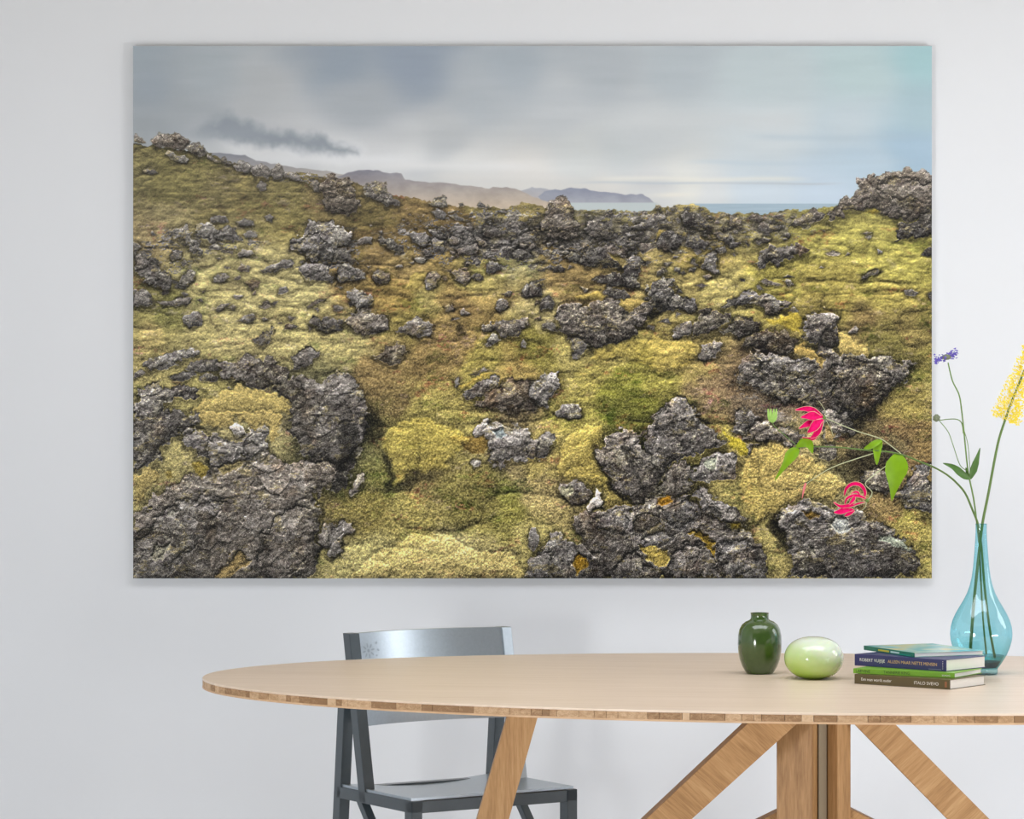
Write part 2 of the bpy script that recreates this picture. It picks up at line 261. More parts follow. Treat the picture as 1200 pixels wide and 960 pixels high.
# tile points | tone warm | (tone 1 = mid grey, warm 0..1 towards brown)
ROCKS = """
L 0,35 15,32 30,55 55,60 75,85 60,92 0,85|.9 .2
L 105,80 115,55 140,20 200,32 260,28 310,50 340,80 335,105 310,130 260,125 220,112 180,118 130,105|.92 .35
L 310,125 345,90 385,85 415,105 432,145 420,165 370,160 340,140|.82 .15
L 185,150 205,132 240,140 255,160 300,155 330,185 310,200 260,195 220,182|1.05 -.15
L 50,245 80,232 120,240 145,262 100,272 60,265|.8 0
L 430,150 470,165 500,180 545,195 590,210 560,215 500,200 440,180|.85 .1
L 515,175 535,165 550,185 545,200 520,195|.9 0
L 580,220 620,190 670,190 700,215 720,250 680,270 620,255|.95 0
L 700,230 745,210 790,230 810,260 790,300 720,290 690,260|1 .1
L 800,240 845,205 870,225 880,255 870,290 830,295 800,275|1 .1
L 870,265 900,250 950,265 985,290 1010,315 940,305 880,290|1 .05
L 720,330 745,308 780,325 775,355 745,368 725,350|.85 .1
L 770,515 800,500 820,520 815,545 780,540|.85 0
L 445,530 480,505 540,510 560,545 520,555 450,555|.85 0
L 600,545 650,525 700,540 705,570 650,575 610,565|.85 -.05
L 215,620 250,575 300,580 350,610 380,650 420,735 340,740 320,690 270,660 225,650|1 -.1
L 350,600 370,570 420,555 460,560 500,600 520,650 470,680 410,660|.98 -.1
L 470,620 500,600 560,550 600,590 620,620 640,665 590,660 520,650|1 -.1
L 640,620 680,600 730,620 725,640 660,640|.95 0
L 430,700 480,670 520,690 520,720 470,715|1 0
L 210,745 240,712 290,720 285,765 230,770|.95 0
L 620,740 640,705 690,712 710,740 660,755|1.1 .1
L 0,665 40,680 45,700 20,720 20,760 0,765|.85 0
L 20,735 70,725 130,760 150,800 0,800 0,760|.9 -.05
L 1035,330 1065,305 1100,320 1090,370 1060,370|1 .1
A 845,640 855,605 890,590 930,598 975,600 990,650 1000,690 1022,750 1000,770 940,772 890,760 860,735 850,690|.72 .55
A 1025,655 1040,628 1085,622 1130,625 1140,670 1165,680 1200,715 1180,735 1140,735 1100,715 1040,705|.82 .1
L 910,680 940,630 1000,600 1020,555 1070,545 1150,550 1200,580 1270,590 1300,640 1290,680 1200,720 1200,775 1130,770 1060,775 1010,760 1000,730 930,715|.98 -.05
L 920,690 990,640 1060,620 1130,650 1120,700 1080,770 1010,760 1000,730 930,715|1.05 -.1
M 0,510 60,500 100,530 130,570 120,600 60,580 0,580|.85 0
M 10,650 30,610 70,580 110,600 180,630 185,680 140,690 90,700 20,700|.98 -.08
M 560,235 600,200 640,205 645,188 660,192 665,260 640,270 590,255|.72 .15
M 570,285 620,275 670,300 660,330 600,325|.85 -.05
M 680,310 720,300 780,330 800,345 720,345|.85 0
M 730,240 755,232 770,250 745,260|.7 0
M 840,250 860,228 880,240 895,262 905,245 925,270 850,270|.7 0
M 440,410 470,395 500,410 550,405 560,450 545,490 500,490 450,460|.95 0
M 560,390 600,385 620,430 590,440|.85 0
M 575,460 610,440 640,460 660,500 650,530 590,520|.85 0
M 670,450 700,430 740,445 735,475 690,480|.95 0
M 720,510 760,490 840,480 850,520 800,540 740,540|1 0
M 265,440 300,418 340,440 400,480 420,520 390,530 330,510 290,480|.72 .05
M 135,460 180,435 230,440 225,475 150,480|.95 0
M 470,560 510,545 545,570 520,590 480,585|.95 0
M 230,640 260,622 310,650 340,680 320,705 260,700 235,680|.9 0
M 545,670 560,640 610,635 635,665 600,720 580,745 550,745 540,700|1.05 0
M 690,640 730,620 760,640 800,640 810,680 780,720 730,700 700,670|.95 -.05
M 835,660 860,650 880,680 860,695 840,685|.8 .2
M 890,600 930,565 980,590 975,635 920,650 890,640|.85 0
M 1100,740 1120,705 1190,690 1230,720 1220,780 1150,795 1110,770|.85 0
M 870,400 920,370 970,390 980,430 930,440 880,425|.75 0
M 830,420 870,440 900,470 900,500 850,490|.9 0
M 1010,400 1060,380 1110,400 1080,430 1030,425|.85 0
M 1040,530 1080,510 1150,520 1180,550 1120,560 1060,555|.85 0
N 85,275 115,215 160,195 190,175 215,205 250,240 268,290 262,340 285,375 295,430 270,455 210,450 170,430 110,425 75,390 60,350 80,320|.80 .45
N 335,350 365,310 420,330 440,370 480,410 485,445 440,455 380,430 310,400|.8 .15
N 730,275 740,248 765,250 772,278|.7 .1
N 600,390 640,345 700,330 740,290 790,290 790,330 830,345 820,375 700,385 640,400|.85 .1
N 890,320 930,290 1000,300 1040,340 1060,380 1000,390 920,370 885,350|.75 0
N 750,470 760,420 800,395 850,400 880,430 900,470 850,495 790,510 755,500|.72 0
N 910,450 940,420 990,425 1045,480 1030,510 970,510 920,490|.72 0
N 565,490 610,455 650,460 640,490 600,505|.75 0
N 210,565 240,515 300,540 290,570 230,575|.85 -.1
N 285,580 300,530 340,495 420,485 480,490 540,500 570,540 550,600 480,620 400,600 320,610|.75 0
N 530,590 580,540 640,545 660,590 655,650 640,690 650,740 590,750 520,710 540,640|.75 .05
N 360,690 400,660 480,650 540,640 560,700 520,715 420,715|.8 .1
N 1005,580 1060,525 1100,545 1095,590 1120,650 1090,670 1030,630 1010,610|.8 -.03
N 1090,430 1140,405 1200,430 1200,500 1150,480|.75 0
N 1085,510 1150,485 1160,530 1110,540|.85 0
N 130,615 170,595 210,620 200,640 140,640|.75 .1
N 745,640 780,620 800,650 770,665 745,660|.8 .1
N 885,645 905,630 920,650 895,658|.8 .1
N 1015,665 1050,655 1070,670 1040,690|.85 .3
N 970,720 1010,708 1040,720 1010,735|.85 .2
N 0,700 40,700 70,740 30,780 0,790|.8 0
N 420,760 460,730 560,750 590,790 560,800 440,790|.75 .1
N 310,590 340,580 360,600 330,612|.9 .1
O 350,345 380,320 440,300 500,270 560,300 520,345 440,360 380,375|.8 .3
O 160,390 190,345 240,360 300,375 290,395 210,405|.72 0
O 130,465 170,445 200,425 245,440 240,465 160,485|.75 .2
O 0,460 60,450 80,470 20,500 0,500|.75 0
O 0,310 60,330 80,390 20,380 0,370|.75 .3
O 90,330 130,300 180,310 200,335 150,345|.8 .3
O 555,310 600,270 650,245 720,200 750,160 742,95 770,80 830,70 860,85 905,75 910,45 975,48 1000,40 1060,42 1110,55 1190,52 1190,300 1100,320 1000,340 950,330 890,310 860,270 800,260 740,290 680,290 640,320 570,335|.84 .5
O 860,120 960,90 1100,110 1190,140 1190,230 1090,250 980,230 900,200|.92 .45
O 965,350 1040,340 1100,310 1190,300 1190,430 1080,450 990,465 940,470 985,440 980,390|.58 .1
O 1120,545 1160,500 1190,480 1190,555|.55 .1
O 135,585 180,550 185,510 230,488 290,495 350,480 400,475 470,515 460,540 400,545 370,570 280,590 230,590 180,620|.76 .1
O 560,535 600,515 650,530 640,545 580,548|1.15 .4
O 760,680 810,640 860,620 890,625 880,645 830,660 780,690|.85 .15
O 770,415 800,402 830,412 800,425|.85 .3
D 30,80 80,80 130,130 200,170 240,230 230,270 180,270 150,245 90,240 60,200 30,190 30,140|.95 0
D 285,240 300,190 340,170 380,190 370,240 320,260|.95 .1
D 295,130 320,115 340,140 310,155|1 0
D 230,100 260,62 305,80 300,105 250,115|.95 0
D 470,220 500,190 560,195 570,215 530,245 480,240|1.1 -.15
D 610,160 640,135 690,150 680,185 630,185|1 .3
D 490,105 510,98 530,110 505,116|.85 .1
D 740,170 800,140 860,110 930,115 930,160 860,170 820,190 760,185|1.02 0
D 945,160 1000,130 1060,125 1130,155 1155,210 1140,240 1060,245 1000,225|1 0
D 1165,200 1200,150 1270,180 1290,220 1200,250 1170,235|.95 0
D 30,290 80,270 110,290 150,330 140,360 70,380 30,385|.95 .05
D 160,345 200,350 260,340 330,320 360,330 330,360 270,380 200,375|1.05 .15
D 305,460 320,430 370,405 410,410 415,450 400,490 340,500 310,480|1.05 -.1
D 560,385 590,365 610,380 590,400|1.05 .4
D 620,455 650,425 700,420 715,450 690,465 640,465|1.05 0
D 730,380 770,360 810,375 770,392|1.1 .5
D 690,565 730,540 780,505 800,480 815,490 800,520 815,570 780,590 740,595|1.02 0
D 835,310 850,270 890,265 905,300 870,315|.95 0
D 1000,375 1060,335 1110,340 1060,365 1010,385|.85 .4
D 920,720 930,660 970,620 1020,600 1070,625 1065,660 1020,700 960,730|.98 .1
D 95,710 150,650 230,630 300,620 330,625 340,615 385,615 395,640 340,675 260,700 190,735 130,750 95,730|.97 -.03
D 30,750 70,735 100,755 60,775 30,785|1.0 .1
D 1015,470 1040,430 1090,450 1130,430 1160,450 1180,500 1150,525 1110,535 1060,510|.75 .05
E 0,440 50,450 60,510 40,520 0,510 -60,500 -70,460|.75 .1
E 50,470 90,420 140,400 200,390 280,420 315,450 310,495 250,520 200,540 140,525 90,490|1.02 .3
E 345,510 400,470 480,440 540,460 570,500 545,545 470,550 420,530 370,530|1 .1
E 0,370 40,365 60,390 20,410 0,405|1 .3
E 75,290 130,270 170,280 165,310 215,320 230,350 200,390 130,400 120,360 95,340|1.05 0
E 215,200 240,165 290,175 325,205 315,240 260,250 225,230|.85 .1
E 910,390 930,340 970,335 985,370 940,410|.85 .15
E 1160,380 1180,330 1230,320 1250,360 1220,400 1170,400|.85 0
E 830,500 850,470 920,450 1000,445 1100,440 1120,470 1070,500 1050,550 960,555 900,520 840,520|.95 .25
E 865,570 900,525 945,560 920,590 880,600|1.1 -.1
E 845,585 880,575 890,605 860,605|1.1 -.05
E 1055,590 1075,560 1100,590 1085,615 1060,610|1.1 0
E 215,660 270,630 330,580 400,570 410,640 370,700 300,700 250,670|.85 .6
D 225,775 300,740 370,740 380,770 330,795 260,800|.9 0
D 310,725 360,690 440,670 500,670 520,700 500,740 430,750 350,745|.85 .1
D 400,770 450,750 510,770 500,800 440,805 400,795|.85 .05
P 350,442 362,438 372,445 385,440 395,436 408,438 420,450 430,465 434,480 432,500 425,515 418,530 415,548 405,560 400,580 390,575 380,560 370,545 350,530 335,500 338,480 345,465|.85 .15
P 156,461 163,453 175,450 192,453 198,457 212,447 225,453 235,456 233,463 219,466 206,468 192,478 231,482 236,490 235,497 221,501 208,507 194,520 183,542 156,553|.88 .05
D 490,720 520,700 600,660 650,645 700,655 800,670 880,720 950,790 985,860 1000,900 960,960 900,960 880,900 820,850 740,840 680,835 650,805 600,835 550,835 560,790 510,755|.85 .2
P 156,605 169,592 181,580 196,567 212,561 233,557 246,553 262,544 279,536 296,534 310,530 325,534 337,538 350,542 369,538 383,536 394,545 396,563 383,574 371,578 377,597 373,609 371,630 373,638 367,653 369,663 362,680 150,682|1.0 .35
P 156,640 180,610 210,585 240,575 262,590 250,620 220,650 190,682 150,682|.96 .1
P 310,620 330,600 355,590 370,600 366,640 352,670 320,682 300,660|.92 .35
H 270,140 320,110 400,130 480,140 560,165 640,170 700,100 750,80 770,120 780,200 760,240 700,260 620,280 540,310 460,350 440,280 370,240 320,190|1.02 0
H 420,200 480,160 560,175 600,220 590,270 520,300 460,320 440,260|1.12 .05
H 565,90 600,65 640,90 660,140 620,150 580,130|1.75 0
H 640,200 700,180 740,220 700,255 650,240|1.25 .1
P 373,625 379,615 392,613 400,617 400,646 392,653 383,642 375,638|1.1 .25
I 0,640 50,620 110,630 125,680 60,720 40,800 10,830 -40,820 -20,700|1.1 .1
I 85,470 100,400 150,350 180,360 175,420 130,460 100,490|1.15 .45
I 90,240 130,205 175,215 150,265 100,280|1.1 .3
I 780,110 830,70 900,60 960,90 1010,80 1100,90 1120,160 1190,160 1210,200 1180,280 1100,290 1060,270 1000,290 940,320 870,280 860,180 800,140|1.2 .1
I 770,300 790,265 830,275 830,320 790,330|1.4 .1
J 0,150 50,120 100,140 100,180 40,240 0,270|1.1 .1
E 670,800 710,770 720,820 690,840|1.1 -.1
E 770,765 850,715 870,730 800,770|1.1 0
E 715,870 760,830 850,790 900,755 930,790 910,830 870,870 820,900 740,890|1.08 -.03
E 780,950 850,890 920,840 980,790 1060,800 1110,790 1130,830 1150,960 1000,980|.8 .75
F 0,790 60,745 110,760 140,830 80,870 70,930 10,940 -60,900 -50,800|1.08 0
F 85,970 120,935 160,925 230,930 250,960 230,1010 160,1000 110,1005|1.05 0
F 110,420 130,360 200,335 280,345 340,330 440,335 460,380 500,400 560,350 620,340 640,390 630,440 600,490 540,500 550,550 470,580 360,590 290,600 200,580 120,500|.8 .35
F 20,480 50,455 100,480 115,520 60,515 30,505|.9 .1
F 185,620 190,560 220,530 250,560 290,600 250,650 210,670 190,660|1.05 .05
F 610,280 650,240 700,215 770,210 790,260 770,290 830,330 900,350 905,380 860,410 790,390 740,400 690,420 640,410 620,370 615,320|.78 0
F 730,330 780,300 830,340 800,380 740,370|1.05 .05
F 5,370 20,330 60,320 80,350 60,400 20,400|.85 .05
F 755,520 800,470 850,460 870,500 850,540 790,555 760,545|1.1 .1
F 860,500 900,430 930,405 1010,410 1070,430 1080,460 1020,510 960,530 920,545 870,540|.72 .3
F 1010,520 1080,470 1150,430 1200,440 1200,540 1120,550|.75 .2
F 905,650 920,600 960,590 1000,550 1040,590 1040,640 980,680 930,690|1.15 .15
F 1035,380 1070,340 1140,300 1200,290 1200,360 1120,375 1060,390|.9 .05
G 0,310 60,285 110,280 140,300 210,305 260,320 320,345 310,390 260,410 230,430 190,420 170,380 120,370 60,350 0,370|.88 0
G 0,440 40,425 90,450 150,470 120,520 60,540 0,545|.78 .2
G 740,190 790,165 830,180 790,205 710,225|.85 .2
G 950,290 990,280 1040,300 1010,325 970,320|.85 .1
G 1085,310 1112,290 1112,350|.6 0
G 645,520 680,485 700,500 690,530 650,530|1 .2
G 140,240 180,220 220,240 270,250 250,265 180,260|.95 .4
G 50,600 80,550 150,500 200,500 260,540 240,600 200,650 110,610|.72 .3
G 20,700 60,650 120,615 190,650 260,660 330,650 400,660 470,600 560,600 620,640 700,650 770,650 860,640 930,670 1020,690 1000,740 970,790 890,840 870,890 800,930 760,990 680,1010 560,1000 480,960 400,940 330,900 240,910 180,870 130,830 60,820 0,790|.8 .2
G 540,720 640,680 760,690 860,740 890,830 820,920 740,980 620,980 560,880|.66 .35
G 170,570 220,530 260,540 290,500 340,540 355,570 330,630 280,650 200,650|.66 .6
G 120,640 200,650 330,655 440,700 460,760 380,800 280,780 160,740|.98 .05
G 365,540 400,510 380,450 400,420 470,395 560,390 600,405 595,480 580,530 580,590 500,600 430,605 400,580|.92 .2
G 480,560 520,500 575,520 580,590 500,600|.55 .3
K 60,140 90,80 150,30 190,40 200,80 270,90 380,120 370,200 300,190 250,180 200,190 120,190 90,260 60,250|1 .3
K 0,0 60,-20 150,20 90,80 60,140 0,120|.95 .1
K 480,20 540,0 620,10 690,90 680,140 600,140 560,180 520,190 480,90|1.12 .15
K 430,220 500,200 570,200 590,260 540,300 480,280|.9 .3
K 710,390 730,340 780,320 850,330 900,380 920,450 860,470 800,460 740,430|.92 .4
K 920,460 960,390 1020,330 1112,290 1112,595 1060,580 960,530 910,490|.9 -.05
J 595,130 620,80 680,0 740,-60 800,-70 880,-30 920,50 1000,120 1050,180 1060,220 960,230 880,260 780,290 720,330 690,430 620,320 590,200|.95 .1
J 740,-60 800,-70 880,-30 920,50 880,90 800,80 730,120 650,110 690,20|1.08 .1
J 300,220 350,200 370,180 365,150 420,110 490,100 580,120 600,200 640,300 680,380 690,450 640,490 570,540 520,490 450,470 400,380 340,300|.92 .3
J 490,160 560,130 600,200 650,310 640,330 560,290 500,210|1.15 .25
J 690,430 720,330 800,290 880,300 870,400 850,460 750,480 690,470|.95 .3
J 860,400 860,340 920,280 980,230 1060,225 1110,260 1135,300 1090,380 1040,400 960,410 900,410|1.15 .05
J 105,470 120,410 180,385 250,400 310,440 290,490 230,520 200,540 150,490|1.12 .1
J 200,590 260,550 300,560 390,560 440,540 520,550 570,540 600,500 660,480 750,480 850,470 930,560 1010,610 1100,660 1170,650 1200,700 1260,770 1290,860 1290,945 0,945 0,830 50,740 110,690 160,730 200,760 240,740 210,680|.9 .25
J 320,620 390,570 480,560 520,620 500,700 420,720 350,690|1 .15
J 540,620 620,580 680,600 690,650 600,700 540,680|.85 .5
J 690,560 760,490 850,500 900,600 820,660 720,650|1.02 -.05
J 590,720 700,680 800,690 730,770 650,790 600,760|1.05 .05
J 730,860 800,760 900,740 1000,830 1020,945 760,945|1.05 .15
J 1000,740 1120,720 1200,760 1250,860 1290,945 1050,945 1040,840|.98 0
J 850,470 880,430 930,420 1010,500 1080,530 1160,590 1170,640 1100,660 1010,600 930,560|1.05 .1
J 890,430 930,425 1000,510 1000,560 950,520|1.4 .2
J 0,830 50,740 110,685 170,740 250,800 300,860 300,945 0,945|1 .05
J 430,860 480,810 560,790 600,830 650,900 650,945 440,945|.92 .2
J 275,540 330,450 355,460 380,540 330,540 290,570|1.85 0
K 225,600 260,570 320,550 380,510 460,505 540,530 580,560 640,560 700,560 760,600 830,650 900,680 960,740 1010,800 1050,870 1030,890 1000,910 1010,945 300,945 320,860 290,800 280,700 250,640|.86 .15
K 230,595 300,560 400,520 520,545 600,600 540,640 420,610 330,640 290,700|1.05 .05
I 1095,690 1110,655 1150,660 1155,760 1130,800 1100,760|1.15 0
I 1075,900 1110,840 1180,810 1230,800 1230,945 1070,945|1.05 .05
"""
# moss or soil patches laid over the rocks: tile points | r,g,b
MOSS_OVER = """
H 400,-10 860,-10 870,60 860,160 800,190 780,120 750,80 680,110 640,60 600,55 560,90 520,120 490,100 420,90|180,160,98
D 380,960 400,900 500,870 560,840 650,820 740,840 820,860 870,900 910,930 900,970 380,975|182,163,98
H 470,945 540,880 600,810 650,800 690,850 640,900 580,945|150,128,80
H 30,380 100,330 170,340 190,380 130,440 40,540 30,540|150,134,82
H 350,290 400,290 450,340 420,380 370,370|135,118,50
H 200,350 240,340 250,380 220,395|140,124,62
H 500,330 600,290 680,280 620,330 540,370|150,136,90
J 550,780 620,760 720,800 740,840 690,890 640,860 600,820|165,145,75
J 200,830 230,800 270,840 280,880 220,920 200,880|140,108,28
J 670,500 740,480 750,520 700,540 670,530|145,105,25
J 850,690 900,680 950,720 1000,760 990,810 940,790 920,730|140,115,35
J 1070,640 1140,630 1150,660 1090,670|110,95,30
J 1040,130 1090,140 1180,190 1180,250 1130,250 1080,200|170,155,55
K 380,570 430,560 480,590 420,615|120,95,40
K 540,650 570,600 620,600 650,680 600,690|196,198,190
K 800,700 880,700 950,730 1000,790 900,760 820,740|158,164,146
K 420,760 450,790 460,830 430,800|165,160,140
H 120,830 160,760 230,750 200,830 150,860|158,154,134
H 220,580 250,560 280,575 250,605 220,605|176,172,158
J 120,440 180,410 210,450 170,490 120,480|176,172,142
J 930,300 1000,250 1000,330 950,350|186,190,168
I 890,110 960,100 980,140 920,160|150,160,160
G 580,500 640,540 700,570 740,600 740,650 680,660 600,640 580,590|178,158,96
G 340,600 380,575 430,620 480,640 510,690 480,720 440,690 380,640 340,640|165,142,82
G 170,450 250,455 340,400 380,440 370,520 320,510 270,490 200,480|168,150,64
K 500,80 540,80 565,140 560,180 520,185|150,130,85
F 460,340 560,335 610,345 560,370 520,410 480,390 455,370|165,145,85
F 200,320 330,290 400,320 340,335 250,340|165,145,80
N 460,530 520,540 560,580 540,590 500,570|120,108,60
N 520,560 560,560 550,620 530,600|140,125,80
N 740,460 770,410 800,395 750,395|158,138,72
I 650,160 700,150 860,150 860,240 800,250 720,200|135,112,58
E 700,830 830,755 900,745 880,760 760,830 720,850|172,152,78
O 790,290 850,270 880,290 840,310|130,115,45
M 430,730 450,670 490,645 550,645 540,700 500,740|165,148,85
"""
# dark hollows
HOLES = """
F 630,420 690,410 690,440 640,455|.25
F 640,330 700,340 720,400 650,400|.5
I 170,60 215,0 275,60 285,140 240,200 170,190|.45
I 20,300 100,240 160,210 110,300 50,360|.5
I 270,250 310,260 330,320 330,430 300,480 310,340|.45
I 330,430 420,385 470,350 540,360 580,390 520,400 440,420 350,465|.62
K 560,0 780,0 800,40 700,120 640,140 600,60|.55
K 540,330 600,260 760,180 860,200 940,250 940,300 840,330 740,340 720,400 640,410 580,350|.5
K 180,650 230,610 260,650 290,700 285,790 250,760 210,690|.3
J 310,250 345,300 405,390 455,480 520,500 560,540 500,510 430,480 380,390|.3
H 1030,780 1090,760 1060,840 1040,880 1050,800|.45
H 1180,60 1280,60 1290,200 1240,280 1190,340 1200,200|.5
J 480,170 520,260 600,430 600,480 540,380 490,260|.62
E 690,470 720,500 740,540 720,548 690,510|.5
"""
def _parse(s):
    out = []
    for ln in s.strip().splitlines():
        a, b = ln.split('|')
        t, pts = a.strip().split(' ', 1)
        ox, oy, sc = TILE[t]
        p = np.array([[float(v) for v in q.split(',')] for q in pts.split()])
        out.append((p / sc + np.array([ox - 156.0, oy - 54.0]), [float(v) for v in b.replace(',', ' ').split()]))
    return out
def _noise(rng, cx, cy, w=PW, h=PH):
    """smooth value noise with cells of cx by cy points"""
    nx, ny = int(w / cx) + 4, int(h / cy) + 4
    g = rng.random((ny, nx)).astype(np.float32)
    def axis(n, c, off):
        t = np.arange(n) / c + off
        i = t.astype(int); f = (t - i).astype(np.float32)
        return i, f * f * (3 - 2 * f)
    ix, fx = axis(w, cx, rng.random()); iy, fy = axis(h, cy, rng.random())
    r = g[:, ix] * (1 - fx) + g[:, ix + 1] * fx
    return (r[iy] * (1 - fy)[:, None] + r[iy + 1] * fy[:, None]) * 2 - 1
def _fbm(rng, c, octs=4, ay=1.0, gain=.55, mn=1.2):
    o, a, tot = 0, 1.0, 0
    for k in range(octs):
        cc = max(c / 2 ** k, mn)
        o = o + a * _noise(rng, cc, max(cc * ay, 1.0)); tot += a; a *= gain
    return o / tot * 1.6
def _at(rng, U, V):
    """value noise at any coordinates"""
    t = rng.random((256, 256)); i, j = np.floor(U).astype(int), np.floor(V).astype(int); f, g = U - i, V - j
    f, g = f * f * (3 - 2 * f), g * g * (3 - 2 * g)
    a = lambda q, r: t[r % 256, q % 256]
    return ((a(i, j) * (1 - f) + a(i + 1, j) * f) * (1 - g) + (a(i, j + 1) * (1 - f) + a(i + 1, j + 1) * f) * g) * 2 - 1
def _cush(rng, c, octs=4, ay=1.0, gain=.55):
    """rounded cushions with creases between them, about -1..1"""
    o, a, tot = 0, 1.0, 0
    for k in range(octs):
        cc = max(c / 2 ** k, 1.4)
        o = o + a * np.sqrt(np.abs(_noise(rng, cc, max(cc * ay, 1.1))) + .01); tot += a; a *= gain
    return (o / tot - .55) * 2.6
def _blur(a, r):
    for ax in (0, 1):
        for _ in range(2):
            n = int(r)
            if n < 1: continue
            p = np.pad(a, [(n + 1, n) if k == ax else (0, 0) for k in range(2)], mode='edge').cumsum(ax)
            k = 2 * n + 1
            a = (np.take(p, range(k, p.shape[ax]), ax) - np.take(p, range(0, p.shape[ax] - k), ax)) / k
    return a
def _sdf(poly, X, Y):
    """distance to the outline, positive inside"""
    d2 = np.full(X.shape, 1e9, np.float32); ins = np.zeros(X.shape, bool)
    n = len(poly)
    for k in range(n):
        x0, y0 = poly[k]; x1, y1 = poly[(k + 1) % n]
        ex, ey = x1 - x0, y1 - y0
        t = np.clip(((X - x0) * ex + (Y - y0) * ey) / (ex * ex + ey * ey + 1e-9), 0, 1)
        d2 = np.minimum(d2, (X - x0 - t * ex) ** 2 + (Y - y0 - t * ey) ** 2)
        if y0 != y1:
            c = ((y0 > Y) != (y1 > Y)) & (X < (x1 - x0) * (Y - y0) / (y1 - y0) + x0)
            ins ^= c
    return np.where(ins, 1, -1) * np.sqrt(d2)
def _sm(a, b, x):
    t = np.clip((x - a) / (b - a), 0, 1)
    return t * t * (3 - 2 * t)
def _cells(rng, c, ay=1.0):
    """broken facets: for every point the nearest of scattered seeds; returns seed id field, F1, F2"""
    nx, ny = int(PW / c) + 3, int(PH / (c * ay)) + 3
    jx, jy = rng.random((ny, nx)), rng.random((ny, nx))
    gx = np.arange(PW)[None, :] / c + 1; gy = np.arange(PH)[:, None] / (c * ay) + 1
    gx = gx + 0 * gy; gy = gy + 0 * gx
    gx = gx + .35 * _noise(rng, c * .8, c * .8); gy = gy + .35 * _noise(rng, c * .8, c * .8)
    ix, iy = gx.astype(int), gy.astype(int)
    f1 = np.full(gx.shape, 9.); f2 = f1.copy(); idd = np.zeros(gx.shape, int); dx1 = f1 * 0; dy1 = f1 * 0
    for a in (-1, 0, 1):
        for b in (-1, 0, 1):
            cx, cy = np.clip(ix + a, 0, nx - 1), np.clip(iy + b, 0, ny - 1)
            ux, uy = gx - cx - jx[cy, cx], gy - cy - jy[cy, cx]
            d = ux * ux + uy * uy
            nr = d < f1
            f2 = np.where(nr, f1, np.minimum(f2, d))
            f1 = np.where(nr, d, f1); idd = np.where(nr, cy * nx + cx, idd)
            dx1 = np.where(nr, ux, dx1); dy1 = np.where(nr, uy, dy1)
    return idd, np.sqrt(f1), np.sqrt(f2), dx1, dy1, nx * ny
def _field(s, X, Y, p=2.2, soft=14.0):
    num = np.zeros(X.shape + (3,)); den = np.zeros(X.shape)
    for t in s.split():
        a, b = t.split(':')
        x, y = (float(v) for v in a.split(',')); c = np.array([float(v) for v in b.split(',')])
        w = 1.0 / ((X - x + 156) ** 2 + (Y - y + 54) ** 2 + soft * soft) ** p
        num += w[..., None] * c; den += w
    return num / den[..., None]
